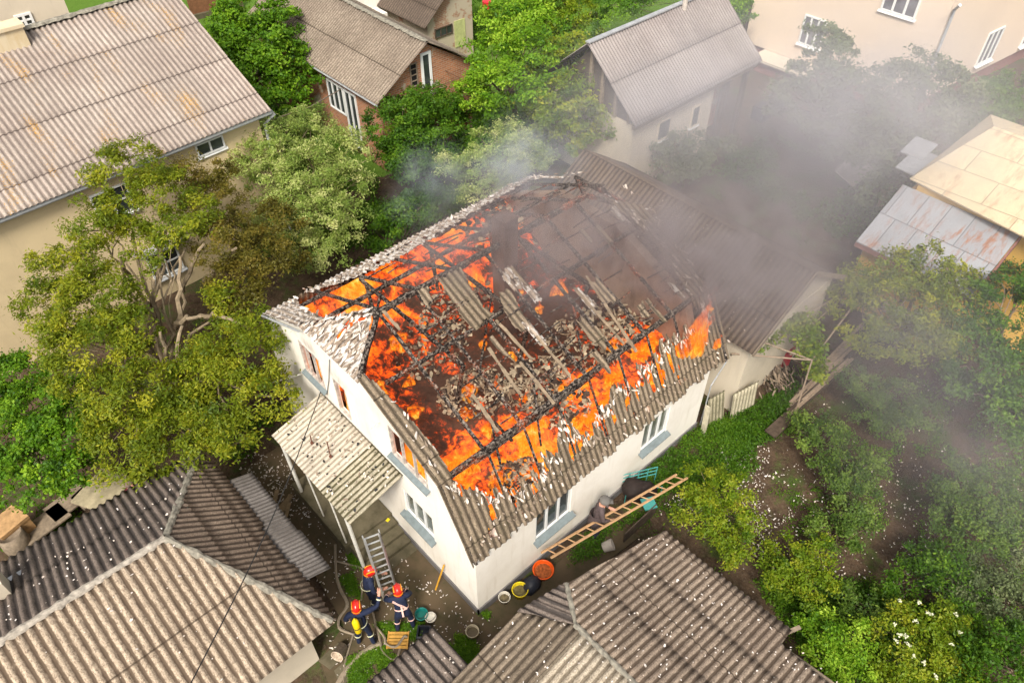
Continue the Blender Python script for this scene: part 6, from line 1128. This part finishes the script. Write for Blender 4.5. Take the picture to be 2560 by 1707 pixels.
# ================================================================== FALLEN WHITE FLAKES OF ROOFING
r = np.random.default_rng(77)
def fl(poly, n, z, seed, thr=None): p = scatter_poly(poly, n, seed, 0, thr, 1.3); return np.column_stack([p, np.full(len(p), z)])
P = np.concatenate([fl([(1840, 1110), (1980, 1120), (2010, 1240), (1960, 1400), (1870, 1400), (1850, 1250), (1800, 1160)], 620, .10, 1, .42), fl([(1700, 1240), (1760, 1290), (1720, 1310), (1650, 1280)], 90, .3, 2), fl(garden, 380, .1, 3), fl([(1960, 1180), (2300, 1150), (2330, 1450), (2100, 1500), (1980, 1380)], 260, .1, 31),
     fl([(600, 1150), (760, 1160), (900, 1320), (1200, 1540), (1300, 1600), (1150, 1690), (830, 1690), (790, 1480)], 620, .075, 4), fl([(560, 1130), (720, 1140), (800, 1300), (700, 1290)], 260, .08, 5)])
f = plates('roof_flakes', [flakew, flakew, flakem], P, (0, 0, 1),  .062, 21, None, .4, None, .006, 2.2); tag(f, 'white flakes of burst roofing scattered over the yard and garden', 'flakes', None, 'stuff')
def onroof(O, T, S, s0, s1, t0, t1, n, lift=.03, cond=None):
    s = r.uniform(s0, s1, n); t = r.uniform(t0, t1, n)**1.; T = np.array(T, float); T /= np.linalg.norm(T)
    if cond is not None: k = cond(s, t); s, t = s[k], t[k]
    return np.array(O)+s[:, None]*np.array(S)+t[:, None]*T+np.array((0, 0, lift))
P = np.concatenate([onroof((.3, 0, 3.2), TB, (0, -1, 0), 2., 6.5, .1, 3.3, 300, .03, lambda s, t: s > 2.6-t*1.2), onroof((.3, 0, 3.2), TB2, (0, -1, 0), 1.7, 4.5, 0, 2.2, 90, .03, lambda s, t: t > (2.6-s)*.6), onroof((0, -.4, 2.2), (0, -1, .09), (1, 0, 0), -2.9, -1.5, .1, 2.2, 80, .035)])
f = plates('roof_flakes', [flakew, flakew, flakem], P, (0, 0, 1), .047, 22, None, .3, None, .006, 1.8); tag(f, 'white flakes lying on the lower right roofs', 'flakes', None, 'stuff')
P = np.concatenate([onroof(Nd, (0, rs, -1.5), (1, 0, 0), -4, 1.2, .2, 2.9, 110, .035, lambda s, t: t > s*tS/re_), onroof(Nd, (0, -rs, -1.5), (1, 0, 0), -4, 1.2, .2, 2.9, 50, .035, lambda s, t: t > s*tS/re_), onroof((oxr, 0, ozr), (oxe-oxr, 0, oze-ozr), (0, 1, 0), -.3, 5, .2, 2.5, 170, .03)])
f = plates('roof_flakes', [flakew, flakem], P, (0, 0, 1), .055, 23, None, .3, None, .006, 1.6); tag(f, 'few pale flakes on the lower left roof and the long outbuilding', 'flakes', None, 'stuff')
P = onroof((-.01, 0, 3.07), CT, (0, 1, 0), 2.5, 5.6, .05, 1.45, 230, .02)
f = plates('char_flakes', [flaked, BOOT, flakem], P, (-.27, 0, 1), .075, 24, None, .35, None, .006, 1.7); tag(f, 'black and brown char fragments lying on the porch canopy', 'char fragments', None, 'stuff')
# ================================================================== SMOKE
def smoke(name, blobs, c_dark, c_pale, wscale, wamp, nscale, nramp, det, step):
    m = bpy.data.materials.new(name); m.use_nodes = True; nt = m.node_tree; nt.nodes.clear(); out = nt.nodes.new('ShaderNodeOutputMaterial'); pv = nt.nodes.new('ShaderNodeVolumePrincipled')
    nt.links.new(pv.outputs[0], out.inputs['Volume']); t = NT.__new__(NT); t.m = m; t.t = nt
    p = t.n('ShaderNodeNewGeometry').outputs['Position']
    wv = t.n('ShaderNodeTexNoise'); wv.inputs['Scale'].default_value = wscale; wv.inputs['Detail'].default_value = 2; t.L(p, wv.inputs['Vector'])
    def vm(op, a, b=None, k=None):
        x = t.n('ShaderNodeVectorMath', operation=op); t.L(a, x.inputs[0])
        if b is not None: (t.L(b, x.inputs[1]) if isinstance(b, bpy.types.NodeSocket) else setattr(x.inputs[1], 'default_value', b))
        if k is not None: x.inputs['Scale'].default_value = k
        return x.outputs['Value'] if op == 'LENGTH' else x.outputs[0]
    pw = p if not wamp else vm('ADD', p, vm('SCALE', vm('SUBTRACT', wv.outputs['Color'], (.5, .5, .5)), k=wamp)); dark = []; pale = []
    for (u, v, z, rx, rz, st, dk) in blobs:
        f = t.math('SUBTRACT', 1., vm('LENGTH', vm('DIVIDE', vm('SUBTRACT', pw, tuple(G(u, v, z))), (rx, rx, rz))), clamp=True)
        (dark if dk else pale).append(t.math('MULTIPLY', t.math('MULTIPLY', f, f), st))
    def sm(l):
        a = l[0] if l else None
        for b in l[1:]: a = t.math('ADD', a, b)
        return a
    D, P_ = sm(dark), sm(pale); tot = D if P_ is None else P_ if D is None else t.math('ADD', D, P_)
    n = t.ramp(t.noise(pw, nscale, det, .6), nramp); t.L(t.math('MULTIPLY', tot, n), pv.inputs['Density'])
    if D is None or P_ is None: t.put(pv.inputs['Color'], c_dark if P_ is None else c_pale)
    else: t.L(t.mix(t.math('DIVIDE', D, t.math('ADD', tot, .0001)), c_pale, c_dark), pv.inputs['Color'])
    pv.inputs['Anisotropy'].default_value = .1; m.cycles.volume_step_rate = step; return m
DENSE = [(1590, 545, 6.6, 3.2, 1.7, .7, 1), (1850, 620, 6.2, 3.1, 2.3, .95, 1), (1330, 560, 6.9, 2.7, 1.3, 1.1, 1), (1960, 720, 5.5, 2.4, 2.2, .45, 1), (1770, 680, 5.7, 2.0, 1.6, 1.4, 1), (1180, 640, 6.4, 1.9, 1.0, .9, 1),
         (1390, 710, 5.8, 2.3, 1.1, .8, 1), (1050, 450, 3.1, 2.1, 1.7, .8, 0), (1300, 420, 4.8, 2.8, 1.8, .7, 0)]
HAZE = [(1980, 480, 6.5, 4.8, 3.6, .11, 1), (1600, 300, 5.0, 5.5, 3.5, .22, 0), (1950, 250, 6.0, 7., 4.5, .24, 0), (2300, 300, 6.0, 7, 4.5, .26, 0), (2230, 800, 4.5, 4.8, 3.2, .20, 1), (2450, 1100, 4., 4.5, 3., .20, 1)]
mb = MB(); mb.box((1.6, -2.2, 1.2), (13.8, 11.6, 8.6)); one(mb, 'smoke', smoke('smoke', DENSE, (.54, .49, .50), (.76, .80, .90), .5, 1.9, 1.05, [(.32, .0), (.5, .7), (.7, 2.0)], 3, 1.0), 'dark brown-grey smoke billowing off the ridge and the far right corner of the burning roof', 'smoke', None, 'stuff')
mb = MB(); mb.box((1.5, -13.5, .15), (29.3, 21, 10.6)); one(mb, 'smoke_haze', smoke('smoke_haze', HAZE, (.60, .57, .62), (.88, .85, .90), .22, 0, .4, [(.3, .25), (.7, 1.45)], 2, 2.5), 'thin lilac-grey smoke drifting over the gardens and houses to the upper right', 'smoke', None, 'stuff')
